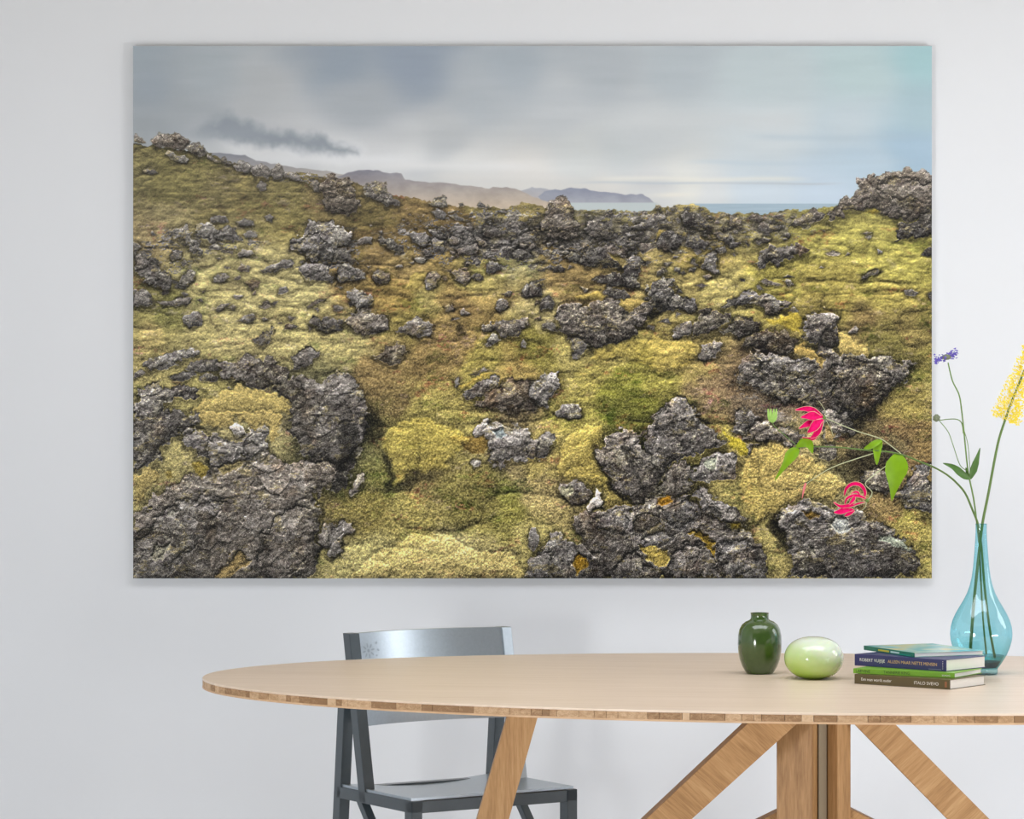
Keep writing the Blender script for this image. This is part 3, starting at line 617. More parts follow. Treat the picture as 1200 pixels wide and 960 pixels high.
def paint_landscape():
    rng = np.random.default_rng(11)
    Y, X = np.mgrid[0:PH, 0:PW].astype(np.float32)
    # sky
    wx, wy = _noise(rng, 70, 30) * 14, _noise(rng, 90, 26) * 7
    img = _field(SKY, X + wx, (Y + wy), 2.0, 20.0)
    streak = _fbm(rng, 120, 4, .14) * 3.2 + _noise(rng, 40, 7) * 1.4
    img += streak[..., None] * np.array([1.0, .95, .9])
    cl = _parse("A 330,400 400,335 440,325 500,350 600,400 700,408 780,430 850,430 920,465 980,480 1005,505 960,515 880,508 780,492 680,476 600,470 500,450 420,430|1")[0][0]
    d = _sdf(cl, X + _fbm(rng, 16, 3) * 5, Y + _fbm(rng, 12, 3) * 4)
    m = _sm(-9, 9, d) * .9
    img = img * (1 - m[..., None]) + np.array([142, 151, 160]) * m[..., None]
    img += (_sm(-16, -3, d) * (1 - _sm(-3, 4, d)) * _sm(105, 130, Y + X * .05))[..., None] * 7
    # bright and dark bars low over the sea
    for (x0, x1, y0, hw, c, a) in ((660, 1000, 214, 1.5, (178, 188, 196), .7), (680, 960, 209, 3, (222, 222, 214), .6), (745, 830, 228, 3, (224, 222, 212), .8),
                                   (470, 760, 217, 5, (214, 214, 210), .5), (860, 1092, 160, 4, (172, 190, 202), .4), (250, 500, 186, 6, (214, 217, 219), .7), (400, 640, 195, 5, (216, 218, 218), .6), (480, 700, 207, 5, (214, 214, 211), .5), (156, 330, 157, 9, (156, 164, 172), .5), (300, 420, 60, 12, (150, 160, 172), .3), (560, 800, 112, 10, (182, 190, 196), .4), (700, 960, 140, 12, (204, 209, 211), .5), (455, 520, 203, 6, (178, 184, 190), .6), (790, 1092, 190, 3, (178, 196, 208), .35)):
        yy = Y + 54 - y0 - _noise(rng, 60, 60) * 2; xx = X + 156
        m = np.exp(-(yy / hw) ** 2) * _sm(x0, x0 + 50, xx) * (1 - _sm(x1 - 50, x1, xx)) * a
        img = img * (1 - m[..., None]) + np.array(c) * m[..., None]
    yb = Y + 54 - (192 + .05 * (X - 400)); img += (np.exp(-(yb / 17) ** 2) * _sm(120, 260, X) * (1 - _sm(560, 800, X)) * (1 - .9 * _sm(-9, 9, d)) * 11 + np.exp(-((Y + 54 - 226) / 8) ** 2) * _sm(500, 620, X) * 6)[..., None]
    # mountains
    def hill(pts, top, bot, y0, y1, tex):
        nonlocal img
        p = _parse(pts + '|1')[0][0]
        d = _sdf(p, X + _noise(rng, 5, 5) * .8, Y + _noise(rng, 6, 6) * .8)
        m = _sm(-.8, .8, d)[..., None]
        t = np.clip((Y + 54 - y0) / (y1 - y0), 0, 1)[..., None]
        c = np.array(top) * (1 - t) + np.array(bot) * t
        c = c + (_fbm(rng, 14, 4, .6) * tex)[..., None] * np.array([1, 1, .9])
        img = img * (1 - m) + c * m
    hill("A 350,500 385,500 430,505 510,512 560,535 640,550 720,565 800,575 870,580 950,600 900,660 600,660 400,580", (136, 139, 147), (172, 168, 164), 180, 203, 6)
    hill("P 600,224 615,222 623,219 633,220 644,222 660,226 760,246 590,246", (172, 176, 184), (184, 178, 176), 219, 238, 3)
    hill("P 630,230 640,223 650,221 657,222.5 668,219.5 687,221 700,224 713,225 730,227.5 743,227 753,227.5 760,231 765,236 770,242 640,244", (136, 143, 160), (170, 172, 180), 219, 241, 6)
    hill("P 395,206 403,203.5 419,199.5 438,198.8 457,202.5 463,201.5 469,202.5 475,210 495,212.5 527,214.5 560,219 572,220.5 577,218 604,220.5 612,224 622,229 640,236 690,246 560,250 395,240", (138, 138, 147), (196, 182, 164), 200, 240, 10)
    s = _sm(236, 238, Y + 54) * _sm(640, 655, X + 156) * (1 - _sm(766, 774, X + 156))
    img = img * (1 - s[..., None]) + np.array([188, 198, 199]) * s[..., None]
    s = _sm(237.4, 239, Y + 54) * _sm(800, 815, X + 156)
    sea = np.array([160, 180, 193]) + (_noise(rng, 30, 1.5) * 4)[..., None]
    img = img * (1 - s[..., None]) + sea * s[..., None]
    # land
    land = _parse(LAND + '|1')[0][0]
    ld = _sdf(land, X + _noise(rng, 3, 3) * 1.2, Y + _noise(rng, 3, 3) * 1.6 + _noise(rng, 9, 9) * 1.5)
    lm = _sm(-.7, .7, ld)
    near = _sm(120, 560, Y)                                           # 0 far .. 1 near
    wx, wy = _fbm(rng, 36, 3) * 16, _fbm(rng, 24, 3) * 9
    alb = _field(GROUND, X + wx, Y + wy, 2.4, 9.0)
    # hummocks of moss: far ones small and flat, near ones large
    b1, b2, b3 = _cush(rng, 13, 4, .5, .6), _cush(rng, 32, 4, .6, .45), _cush(rng, 80, 4, .85, .36)
    b1 = b1 * .6 + _fbm(rng, 10, 4, .5) * .5; b2 = b2 * .6 + _fbm(rng, 24, 4, .55) * .5
    wf, wn = 1 - _sm(100, 300, Y), _sm(260, 520, Y)
    wm = 1 - wn
    hum = b1 * 6 * (.12 + .88 * wf) + b2 * 10 * (1 - wf * .75) * (.3 + .7 * wm) + b3 * 14 * wn
    H = hum.copy()
    # red, green and tan tinges of heather and moss
    red = _sm(.35, 1.0, _fbm(rng, 26, 4, .5)) * _sm(60, 120, Y)
    grn = _sm(.3, 1.1, _fbm(rng, 34, 4, .5)); tan = _sm(.2, 1.0, _fbm(rng, 22, 4, .45))
    sp1 = _sm(-.4, .8, _noise(rng, 3.2, 2.4) + .6 * _noise(rng, 7, 4))
    alb = alb * .85 + alb.mean(-1, keepdims=True) * .15 + 17
    og = _sm(22, 48, alb[..., 0] - alb[..., 1] * 1.0)[..., None]; alb = alb - og * np.array([14, -6, -6]) + np.array([0, 4, 2])
    alb += (red * sp1)[..., None] * np.array([2, -24, -8]) + (grn * (1.2 - sp1))[..., None] * np.array([-30, -20, -20]) + (tan * sp1)[..., None] * np.array([12, 9, 26])
    crease = 1 - _sm(-.9, -.1, b1 * .4 + b2 * .6)
    alb += (crease * (.3 + .7 * wm))[..., None] * np.array([-18, -21, -10])
    # pale crests
    bright = _sm(.2, 1.1, b1 * .5 + b2 * .5)
    alb += bright[..., None] * np.array([15, 14, 12])
    mm = np.ones((PH, PW))                                            # 1 where moss grows
    # rock colour fields shared by every rock
    idd, f1, f2, dx, dy, n = _cells(rng, 15, .8)
    idb, g1, g2, ex, ey, nb = _cells(rng, 6, .8)
    idc, h1, h2, fx_, fy_, nc = _cells(rng, 34, .7)
    tx, ty = rng.normal(0, 1, n), rng.normal(.2, 1, n); ux, uy = rng.normal(0, 1, nb), rng.normal(.2, 1, nb)
    vx, vy = rng.normal(0, 1, nc), rng.normal(.2, 1, nc)
    sA, sB, sC = .3 + .7 * near, 1.0, near
    facet = (tx[idd] * dx + ty[idd] * dy) * 6 * sA + (ux[idb] * ex + uy[idb] * ey) * 3.2 + (vx[idc] * fx_ + vy[idc] * fy_) * 9 * sC
    cm = _sm(-.1, .7, _fbm(rng, 30, 3))
    crack = ((1 - _sm(.0, .14, f2 - f1)) * 1.6 * sA + (1 - _sm(.02, .25, g2 - g1)) * 1.5 + (1 - _sm(.0, .05, h2 - h1)) * 1.5 * sC) * (.1 + .8 * cm)
    rtex = facet * (1 - .35 * near) - crack * (1 - .45 * near) + _fbm(rng, 12, 5, .7, .7, 1.5) * 4.5 + _cush(rng, 9, 4, .8, .75) * 2.6 + _noise(rng, 1.7, 1.5) * .9 + _noise(rng, 3, 2.4) * 1.3
    rcol0 = np.array([107, 103, 99.])
    tint = rng.normal(0, 1, n)[idd] * 7 + rng.normal(0, 1, nb)[idb] * 5 + rng.normal(0, 1, nc)[idc] * 8 * near
    lich = _sm(.2, .75, _fbm(rng, 8, 4, .8, .8) * .75 + .5 * _fbm(rng, 30, 3)) * (.75 + .25 * _noise(rng, 2, 2))
    spk = _sm(.25, .9, _fbm(rng, 3.2, 3, .8, .9)) - .7 * _sm(.35, .9, _fbm(rng, 3.6, 3, .8, .9))
    creep = _fbm(rng, 16, 3, .6, .55); olive = _sm(.22, .75, _fbm(rng, 18, 5, .6, .8))
    dark = _sm(.35, 1.0, _fbm(rng, 12, 4)); rust = _sm(.3, 1.1, _fbm(rng, 30, 3))
    # layered lava: fine bands along the lie of each slab
    r2 = np.random.default_rng(5); ang = np.radians(-38 + 66 * _sm(430, 640, X)) + .35 * _noise(r2, 60, 60)
    U, V = X * np.cos(ang) + Y * np.sin(ang), -X * np.sin(ang) + Y * np.cos(ang)
    strata = _at(r2, U / 16, V / 3.2) * .6 + _at(r2, U / 8, V / 1.8) * .4 + _at(r2, U / 34, V / 7) * .5
    mott = _fbm(r2, 6, 3, .85, .9, 1.3); blot = _sm(.15, .6, _fbm(r2, 12, 4, .9, .75)) - _sm(.15, .7, _fbm(r2, 12, 4, .9, .75))
    alb *= (1 + .085 * mott)[..., None]
    grain = rng.normal(0, 1, (PH, PW)); grain = grain - _blur(grain, 1) * .6
    W1, W2, W3, W4 = _fbm(rng, 9, 3), _fbm(rng, 9, 3), _noise(rng, 3, 3), _noise(rng, 3, 3)
    dk = _sm(70, 115, Y) * (1 - _sm(185, 215, Y + _noise(rng, 40, 40) * 8)) * (1 - _sm(190, 330, X)) + .8 * np.exp(-((X - 285) / 75) ** 2 - ((Y - 205) / 22) ** 2)
    alb *= (1 - .20 * np.clip(dk, 0, 1) * (1 + .8 * _fbm(rng, 14, 4, .4)))[..., None]
    shade = np.ones((PH, PW))
    def put_rock(p, tone, warm, amp=1.0):
        nonlocal img, alb, H, mm, shade, lm
        x0, y0 = np.floor(p.min(0) - 16).astype(int); x1, y1 = np.ceil(p.max(0) + 16).astype(int)
        x0, y0 = max(x0, 0), max(y0, 0); x1, y1 = min(x1, PW), min(y1, PH)
        if x1 - x0 < 2 or y1 - y0 < 2: return
        S = np.s_[y0:y1, x0:x1]
        w_, h_ = np.ptp(p, axis=0)
        size = min(w_, h_); wa = min(.12 * size, 5.0)
        gx, gy = X[S] + W1[S] * wa + W3[S] * min(.7, size * .05), Y[S] + W2[S] * wa + W4[S] * min(.7, size * .05)
        d = _sdf(p, gx, gy)
        m = _sm(-.8, .9, d - np.clip(creep[S] - .1, 0, 2) * min(size * .14, 7) * (p[:, 1].min() > 190) * _sm(4, 12, ld[S]) * (Y[S] < p[:, 1].mean() + h_ * .2))
        R = min(max(size * .36, 2.5), 22)
        dome = R * (1 - np.exp(-np.clip(d, 0, None) / R * 1.7)) * 1.1
        # contact shade on the ground just below and beside
        dsh = _sdf(p, gx, gy - min(3.5, size * .12))
        ao = np.exp(-np.clip(-dsh, 0, None) / max(1.2, size * .06)) * .42
        shade[S] = shade[S] * (1 - ao * (1 - m) * amp)
        lm[S] = np.maximum(lm[S], m)
        c = rcol0 * tone
        c = c + np.array([9, 1, -9]) * warm
        c = c[None, None] + tint[S][..., None] * np.array([1, 1, 1.05])
        c = c + dark[S][..., None] * np.array([-26, -27, -24]) + rust[S][..., None] * np.array([7, 0, -7])
        c = c + lich[S][..., None] * np.array([66, 65, 51]) * (.5 + .5 * near[S][..., None]) + spk[S][..., None] * np.array([34, 34, 29])
        ol = (olive[S] * .6)[..., None]; c = c * (1 - ol) + np.array([136, 124, 84]) * ol
        shade[S] *= 1 - .22 * np.exp(-np.abs(d) / 2.0) * (1 - m)
        c = c + (mott[S] * 11 + (strata[S] * 20 + blot[S] * 19) * (.25 + .75 * near[S]))[..., None] * np.array([1, 1, .94])
        vt = np.clip((Y[S] - p[:, 1].min()) / max(h_, 1), 0, 1)
        alb[S] = alb[S] * (1 - m[..., None]) + c * m[..., None]
        H[S] = H[S] * (1 - m) + (dome + rtex[S] * min(1, .35 + size / 60)) * m
        shade[S] = shade[S] * (1 - m) + m * (1.08 - .30 * vt)
        mm[S] = mm[S] * (1 - m)
    # rubble of the lava field: far stones too many to draw singly
    X1, Y1 = X + 156, Y + 54
    dens = np.exp(-((X1 - 690) / 170) ** 2) * np.exp(-((Y1 - 275) / 30) ** 2) + .8 * np.exp(-((X1 - 560) / 75) ** 2) * np.exp(-((Y1 - 283) / 24) ** 2) \
        + .75 * np.exp(-((X1 - 850) / 90) ** 2) * np.exp(-((Y1 - 262) / 16) ** 2) + .7 * np.exp(-((X1 - 330) / 60) ** 2) * np.exp(-((Y1 - 203 - (X1 - 330) * .12) / 9) ** 2) \
        + .45 * np.exp(-((X1 - 250) / 70) ** 2) * np.exp(-((Y1 - 280) / 20) ** 2) + .4 * np.exp(-((X1 - 390) / 40) ** 2) * np.exp(-((Y1 - 300) / 40) ** 2) \
        + .35 * np.exp(-((X1 - 900) / 60) ** 2) * np.exp(-((Y1 - 470) / 60) ** 2) + .4 * np.exp(-((X1 - 190) / 40) ** 2) * np.exp(-((Y1 - 310) / 30) ** 2)
    rub = (1 - .35 * _sm(560, 640, X)) * (1 - .9 * np.exp(-((X - 500) / 34) ** 2 - ((Y - 192) / 26) ** 2)) * _sm(.14, .32, dens) * _sm(-.12, .22, dens * .85 - .42 + .75 * _fbm(rng, 11, 4, .5, .8)) * (1 - .5 * _sm(.1, .9, creep))
    rc = rcol0 * 1.12 + (tint * 1.2)[..., None] + lich[..., None] * 24 + spk[..., None] * np.array([32, 32, 28]) - dark[..., None] * 22
    alb = alb * (1 - rub[..., None]) + rc * rub[..., None]
    H = H + (rtex * .75 - (1 - _sm(.0, .5, g2 - g1)) * 2.2 + 2) * rub; mm = mm * (1 - rub)
    stones = []
    for _ in range(2600):
        x, y = rng.uniform(0, PW), rng.uniform(188, 330)
        X0, Y0 = x + 156, y + 54
        dens = np.exp(-((X0 - 700) / 150) ** 2) * np.exp(-((Y0 - 275) / 32) ** 2) + .55 * np.exp(-((X0 - 560) / 70) ** 2) * np.exp(-((Y0 - 285) / 26) ** 2) \
            + .5 * np.exp(-((X0 - 870) / 80) ** 2) * np.exp(-((Y0 - 265) / 18) ** 2) + .07 + .3 * np.exp(-((X0 - 320) / 50) ** 2) * np.exp(-((Y0 - 205) / 8) ** 2)
        if X0 > 930 or (X0 < 400 and Y0 > 215 and Y0 < 262): dens *= .12
        if rng.random() > dens * .85 or ld[int(min(y, PH - 1)), int(x)] < 2: continue
        stones.append((y, x))
    for y, x in sorted(stones):
        r = rng.uniform(1.3, 3.2) * (1 + (y - 188) / 120) ; k = rng.integers(5, 9)
        if rng.random() < .12: r *= 1.7
        an = np.sort(rng.uniform(0, 6.283, k)); q = rng.uniform(.65, 1.15, k)
        put_rock(np.stack([x + np.cos(an) * r * q * 1.35, y + np.sin(an) * r * q * .85], 1), rng.uniform(.72, 1.08), rng.uniform(-.1, .4), .7)
    for p, a in _parse(ROCKS): put_rock(p, a[0], a[1])
    for p, a in _parse(MOSS_OVER):
        x0, y0 = np.maximum(np.floor(p.min(0) - 8).astype(int), 0); x1, y1 = np.ceil(p.max(0) + 8).astype(int)
        S = np.s_[y0:min(y1, PH), x0:min(x1, PW)]
        wa = min(.14 * np.ptp(p, axis=0).min(), 5)
        d = _sdf(p, X[S] + W1[S] * wa + W3[S], Y[S] + W2[S] * wa + W4[S])
        m = _sm(-1.6, 1.8, d)
        alb[S] = alb[S] * (1 - m[..., None]) + (np.array(a) + (b1[S] * 7)[..., None]) * m[..., None]
        H[S] = H[S] * (1 - m) + (hum[S] * .5 + 7 * (1 - np.exp(-np.clip(d, 0, None) / 6))) * m
        shade[S] = shade[S] * (1 - m) + m * 1.0; mm[S] = np.maximum(mm[S], m)
    for pts, a, k in (("I 70,955 150,880 250,800 330,750 430,700 520,690 640,700 720,740 830,795 930,800 1000,810 1050,850 1075,955", (186, 167, 104), 14),
                      ("I 265,215 290,150 310,100 400,40 520,30 600,60 700,100 760,180 700,240 640,330 560,350 480,340 420,390 340,430 330,320 290,260", (160, 144, 70), 11),
                      ("J 160,160 260,80 380,95 360,170 300,220 340,310 400,400 440,480 540,545 400,550 370,440 330,430 250,390 120,390 90,330", (166, 148, 78), 8),
                      ("K 60,280 130,200 200,190 300,200 400,260 520,330 640,420 560,500 400,500 320,540 200,600 130,640 60,560 20,420", (180, 157, 88), 9),
                      ("F 300,610 400,590 520,570 660,555 760,565 880,570 900,640 860,700 700,760 600,700 500,680 380,700 290,680", (164, 146, 74), 10)):
        p = _parse(pts + '|1')[0][0]
        x0, y0 = np.maximum(np.floor(p.min(0) - 12).astype(int), 0); x1, y1 = np.ceil(p.max(0) + 12).astype(int)
        S = np.s_[y0:min(y1, PH), x0:min(x1, PW)]
        d = _sdf(p, X[S] + W1[S] * 4, Y[S] + W2[S] * 4)
        m = _sm(-2.5, 4, d) * mm[S]
        alb[S] = alb[S] * (1 - m[..., None] * .62) + (np.array(a) + (b2[S] * 9)[..., None]) * m[..., None] * .62
        H[S] = H[S] + k * (1 - np.exp(-np.clip(d, 0, None) / k)) * m
        shade[S] *= 1 - .3 * np.exp(-np.clip(-d, 0, None) / 4) * (1 - _sm(-2, 2, d)) * mm[S]
    for p, a in _parse(HOLES):
        x0, y0 = np.maximum(np.floor(p.min(0) - 12).astype(int), 0); x1, y1 = np.ceil(p.max(0) + 12).astype(int)
        S = np.s_[y0:min(y1, PH), x0:min(x1, PW)]
        d = _sdf(p, X[S] + W1[S] * 3, Y[S] + W2[S] * 3)
        shade[S] *= 1 - (1 - a[0]) * _sm(-3.5, 2.5, d)
    # moss nap: small pale and dark tips
    nap = _noise(rng, 2.0, 1.8) * (.7 + .35 * near) + _noise(rng, 4.0, 3) * .35 + grain * .3
    H = H + nap * mm * (.45 + 1.0 * near)
    gy_, gx_ = np.gradient(_blur(H, 1) * .55 + H * .45)
    # soft sky light falls from above, a little from the left
    L = 1 + np.clip(gy_ * (.24 - .06 * near * (1 - mm)) + gx_ * .06, -.48, .50)
    cav = H - _blur(H, 4); cav2 = H - _blur(H, 12)
    L = L + np.clip(cav * .035, -.22, .16) + np.clip(cav2 * .014, -.2, .14)
    out = alb * (L * shade)[..., None] + (nap * mm * (5 + 15 * near))[..., None] * np.array([1, .95, .7])
    out += (grain * (5 + 6 * near) * (.55 + .45 * (1 - mm)))[..., None]
    soft = np.stack([_blur(out[..., k], 1) for k in range(3)], -1); out = out + (out - soft) * .5
    haze = (1 - _sm(150, 280, Y)) * .16
    hzl = haze * (1 - mm * .0)
    out = out * (1 - hzl[..., None]) + np.array([172, 168, 160]) * hzl[..., None]
    img = img + (_blur(grain, 1) * 1.2)[..., None]
    img = img * (1 - lm[..., None]) + out * lm[..., None]
    g = (1 - _sm(120, 420, X)) * _sm(60, 180, Y) * .10
    img = img * (1 - g[..., None] * lm[..., None]) + np.array([150, 144, 130]) * (g * lm)[..., None]
    return np.clip(img, 4, 250)
# ------------------------------------------------------------------ the picture on the wall
def wall_print():
    BK = WALL - .001; d = WALL - .025; a, b = at(156, 678, d), at(1092, 54, d)
    img = lin(paint_landscape()) * PRINT_GAIN
    nx, ny = PW, PH
    xs = np.linspace(a.x, b.x, nx + 1); zs = np.linspace(b.z, a.z, ny + 1)
    gx, gz = np.meshgrid(xs, zs)
    co = np.stack([gx, np.full_like(gx, d), gz], -1).reshape(-1, 3)
    idx = np.arange((nx + 1) * (ny + 1)).reshape(ny + 1, nx + 1)
    q = np.stack([idx[:-1, :-1], idx[1:, :-1], idx[1:, 1:], idx[:-1, 1:]], -1).reshape(-1)
    me = bpy.data.meshes.new('printed_sheet')
    n = nx * ny
    me.vertices.add(len(co)); me.vertices.foreach_set('co', co.astype(np.float32).ravel())
    me.loops.add(n * 4); me.loops.foreach_set('vertex_index', q.astype(np.int32))
    me.polygons.add(n); me.polygons.foreach_set('loop_start', np.arange(0, n * 4, 4, dtype=np.int32))
    me.update(calc_edges=True)
    at_ = me.attributes.new('print', 'FLOAT_COLOR', 'FACE')
    c = np.ones((n, 4), np.float32); c[:, :3] = img.reshape(-1, 3); at_.data.foreach_set('color', c.ravel())
    m, nt, p = nodes('matte_print'); at2 = nt.nodes.new('ShaderNodeAttribute'); at2.attribute_name = 'print'
    nt.links.new(at2.outputs['Color'], p.inputs['Base Color']); p.inputs['Roughness'].default_value = .6; p.inputs['Specular IOR Level'].default_value = .15
    me.materials.append(m)
    root = empty('landscape_print', (0, d, EYE + .2))
    tag(root, 'large unframed landscape print of mossy lava rocks under a grey sky, on the wall', 'picture')
    o = bpy.data.objects.new('printed_sheet', me); link(o); world_child(o, root)
    pm = plain('panel_edge', (196, 196, 194), .6)
    e = obj('panel', hexa([(a.x, d + .0004, a.z), (b.x, d + .0004, a.z), (b.x, d + .0004, b.z), (a.x, d + .0004, b.z),
                           (a.x, BK, a.z), (b.x, BK, a.z), (b.x, BK, b.z), (a.x, BK, b.z)], 0), pm)
    world_child(e, root)
PRINT_GAIN = 1.0
wall_print()
# ------------------------------------------------------------------ the table
TC, TYAW, TA, TB = Vector((.6397, 6.3669, 0)), -.10724, 1.2776, .6979
TZ = .75; TH = .0205
ct, st = math.cos(TYAW), math.sin(TYAW)
table = empty('dining_table', (TC.x, TC.y, 0), TYAW)
tag(table, 'long oval oak dining table on slanted oak legs', 'table')
def slab(z0, z1, inset, n=180):
    bm = bmesh.new(); rings = []
    for z, i in ((z0, inset + .001), (z0 + .001, inset), (z1 - .001, inset), (z1, inset + .001)):
        rings.append([bm.verts.new(((TA - i) * math.cos(2 * math.pi * k / n), (TB - i) * math.sin(2 * math.pi * k / n), z)) for k in range(n)])
    for a, b in zip(rings, rings[1:]):
        for k in range(n): bm.faces.new((a[k], a[(k + 1) % n], b[(k + 1) % n], b[k]))
    bm.faces.new(rings[0][::-1]); bm.faces.new(rings[-1])
    return bm
obj('tabletop', slab(TZ - .0042, TZ, 0), M['top'], table)
obj('core_board', slab(TZ - TH + .0042, TZ - .0042, .030), M['lip'], table)
obj('underside_board', slab(TZ - TH, TZ - .0042 - .0125, .0), M['lip'], table)
rnd = random.Random(5)
t = 0.0
cuts = [0.0]
while cuts[-1] < 2 * math.pi - .035:
    r_ = math.hypot(TA * math.sin(cuts[-1]), TB * math.cos(cuts[-1])); cuts.append(cuts[-1] + rnd.choice((.014, .022, .03, .042, .055)) / max(r_, .45))
cuts[-1] = 2 * math.pi
for k, (t0, t1) in enumerate(zip(cuts, cuts[1:])):                      # glued stave ends that show round the rim
    bm = bmesh.new(); vv = []; inset = rnd.choice((.0006, .001, .0014)); m_ = 3
    g = .0004 / TA
    for j in range(m_ + 1):
        tt = t0 + g + (t1 - t0 - 2 * g) * j / m_
        for i, z in ((inset, TZ - .0043), (inset, TZ - .0166), (.03, TZ - .0166), (.03, TZ - .0043)):
            vv.append(bm.verts.new(((TA - i) * math.cos(tt), (TB - i) * math.sin(tt), z)))
    for j in range(m_):
        for q in range(4): bm.faces.new((vv[j * 4 + q], vv[j * 4 + (q + 1) % 4], vv[j * 4 + 4 + (q + 1) % 4], vv[j * 4 + 4 + q]))
    bm.faces.new(vv[0:4]); bm.faces.new(vv[-4:])
    obj('edge_block', bm, M['block'], table)
def beam(name, mat, left, right, d, thick, ztop=TZ - TH, zbot=0.0, dd=0.0):
    """upright beam whose near face runs between two slanted image lines; cut by the table underside and the floor"""
    def end(line, z, up):
        (x0, y0), (x1, y1) = line; y = 480 + (EYE - z) * FPX / d
        return at(x0 + (x1 - x0) * (y - y0) / (y1 - y0), y, d)
    a, b, c, e = end(left, zbot, 0), end(right, zbot, 0), end(right, ztop, 1), end(left, ztop, 1)
    f = [a, b, c, e]; bk = [p + Vector((thick * math.sin(-TYAW) * -1 * 0, thick, 0)) for p in f]
    o = obj(name, hexa(f + bk, .002), mat); world_child(o, table); return o
DB = 6.40
beam('leg', M['leg'], ((594.7, 838), (558.7, 960)), ((630.7, 839), (596.5, 960)), DB - .02, .065)
beam('leg', M['leg'], ((1275, 838), (1311, 960)), ((1311, 839), (1348, 960)), DB - .10, .065)
beam('brace', M['legl'], ((877.5, 846.6), (757, 960)), ((936, 846.6), (811, 960)), DB - .115, .065)
beam('brace', M['legr'], ((999, 846.6), (1110, 960)), ((1047, 846.6), (1159.5, 960)), DB - .02, .065)
def post(name, cx, w, yaw, d, mat, h=TZ - TH):
    c = at(cx, 900, d); o = obj(name, box(w, w, h, (0, 0, h / 2), .0015), mat, None, False, (c.x, d, 0), yaw); world_child(o, table); return o
def prism(name, plan, mat, h=TZ - TH):
    """upright piece from its outline seen in plan"""
    bm = bmesh.new(); pts = [Vector(((x - 600) * d / FPX, d, 0)) for x, d in plan]
    lo = [bm.verts.new(q) for q in pts]; hi = [bm.verts.new(q + Vector((0, 0, h))) for q in pts]; n = len(pts)
    for k in range(n): bm.faces.new((lo[k], lo[(k + 1) % n], hi[(k + 1) % n], hi[k]))
    bm.faces.new(lo[::-1]); bm.faces.new(hi); bmesh.ops.recalc_face_normals(bm, faces=bm.faces[:])
    bmesh.ops.bevel(bm, geom=bm.edges[:], offset=.001, segments=2, affect='EDGES')
    o = obj(name, bm, mat); world_child(o, table)
prism('pedestal_post', [(910, 6.400), (952, 6.378), (960, 6.415), (918, 6.450)], M['leg'])
prism('joint_plate', [(959.0, 6.402), (969.0, 6.402), (969.0, 6.425), (959.0, 6.425)], M['plate'])
prism('pedestal_post', [(968, 6.412), (981, 6.376), (997, 6.405), (985, 6.450)], M['leg'])
def strut(name, x0, y0, x1, d, slope, h, mat, thick=.05):
    a, b = at(x0, y0, d), at(x1, y0 + abs(x1 - x0) * slope, d)
    dz = Vector((0, 0, -h)); f = [a + dz, b + dz, b, a]
    if x1 < x0: f = [b + dz, a + dz, a, b]
    o = obj(name, hexa(f + [p + Vector((0, thick, 0)) for p in f], .002), mat); world_child(o, table)
strut('stretcher', 925, 945, 520, 6.415, .49, .07, M['legl'])
strut('stretcher', 985, 942, 1385, 6.415, .50, .07, M['legr'])
# ------------------------------------------------------------------ the chair
fw = Vector((.534, -.845, 0)).normalized(); la = Vector((.845, .534, 0)).normalized()
CH = Vector((-.3905, 7.074, 0)); CW = .427; CD = .3276
crz = math.atan2(la.y, la.x)
chair = empty('dining_chair', CH, crz)                                     # local x = to its far side, local -y = forward
tag(chair, 'dark blue grey chair with a low curved backrest, behind the table', 'chair')
def P(l, f, z): return (l, -f, z)
def bar(name, l, w, f0, z0, f1, z1, dep, mat):
    """flat bar of the side frame from (f0, z0) to (f1, z1); l is where its outer side lies, w its thickness"""
    h = dep / 2
    pts = [P(l, f0 - h, z0), P(l, f0 + h, z0), P(l, f1 + h, z1), P(l, f1 - h, z1)]
    obj(name, hexa(pts + [(x + w, y, z) for x, y, z in pts], .0015), mat, chair)
T = .026
for l in (0.0, CW - T):
    bar('front_leg', l, T, CD - .016, 0, CD - .016, .45, .032, M['chair'])
    bar('rear_leg', l, T, -.045, 0, .016, .66, .030, M['chair'])
    bar('back_post', l, T, .112, .426, .037, .796, .030, M['chair'] if l == 0 else M['seat'])  # far post takes the paler panel finish to imitate light falling on it
    bar('side_brace', l + .003, T - .006, .30, .19, .085, .43, .024, M['chair'])
    obj('side_rail', box(T, CD + .006, .026, (l + T / 2, -(CD / 2 - .003), .4375), .0015), M['chair'], chair)
obj('front_rail', box(CW - 2 * T, .026, .026, (CW / 2, -(CD - .014), .4365), .0015), M['chair'], chair)
obj('rear_rail', box(CW - 2 * T, .026, .026, (CW / 2, -.012, .4365), .0015), M['chair'], chair)
bm = bmesh.new(); nn = 14; g0, g1 = [], []
for i in range(nn + 1):
    r0, r1 = [], []
    for j in range(nn + 1):
        u, v = i / nn, j / nn
        l = .004 + (CW - .008) * u; f = -.004 + (CD - .006) * v
        z = .4545 - .012 * math.sin(math.pi * u) * (1 - v) ** .5 if v < 1 else .4545
        r0.append(bm.verts.new(P(l, f, z + .002))); r1.append(bm.verts.new(P(l, f, z - .004)))
    g0.append(r0); g1.append(r1)
for i in range(nn):
    for j in range(nn):
        bm.faces.new((g0[i][j], g0[i + 1][j], g0[i + 1][j + 1], g0[i][j + 1])); bm.faces.new((g1[i][j + 1], g1[i + 1][j + 1], g1[i + 1][j], g1[i][j]))
for i in range(nn):
    for (A, B) in (((i, 0), (i + 1, 0)), ((i, nn), (i + 1, nn)), ((0, i), (0, i + 1)), ((nn, i), (nn, i + 1))):
        bm.faces.new((g0[A[0]][A[1]], g0[B[0]][B[1]], g1[B[0]][B[1]], g1[A[0]][A[1]]))
obj('seat', bm, M['seat'], chair, True)
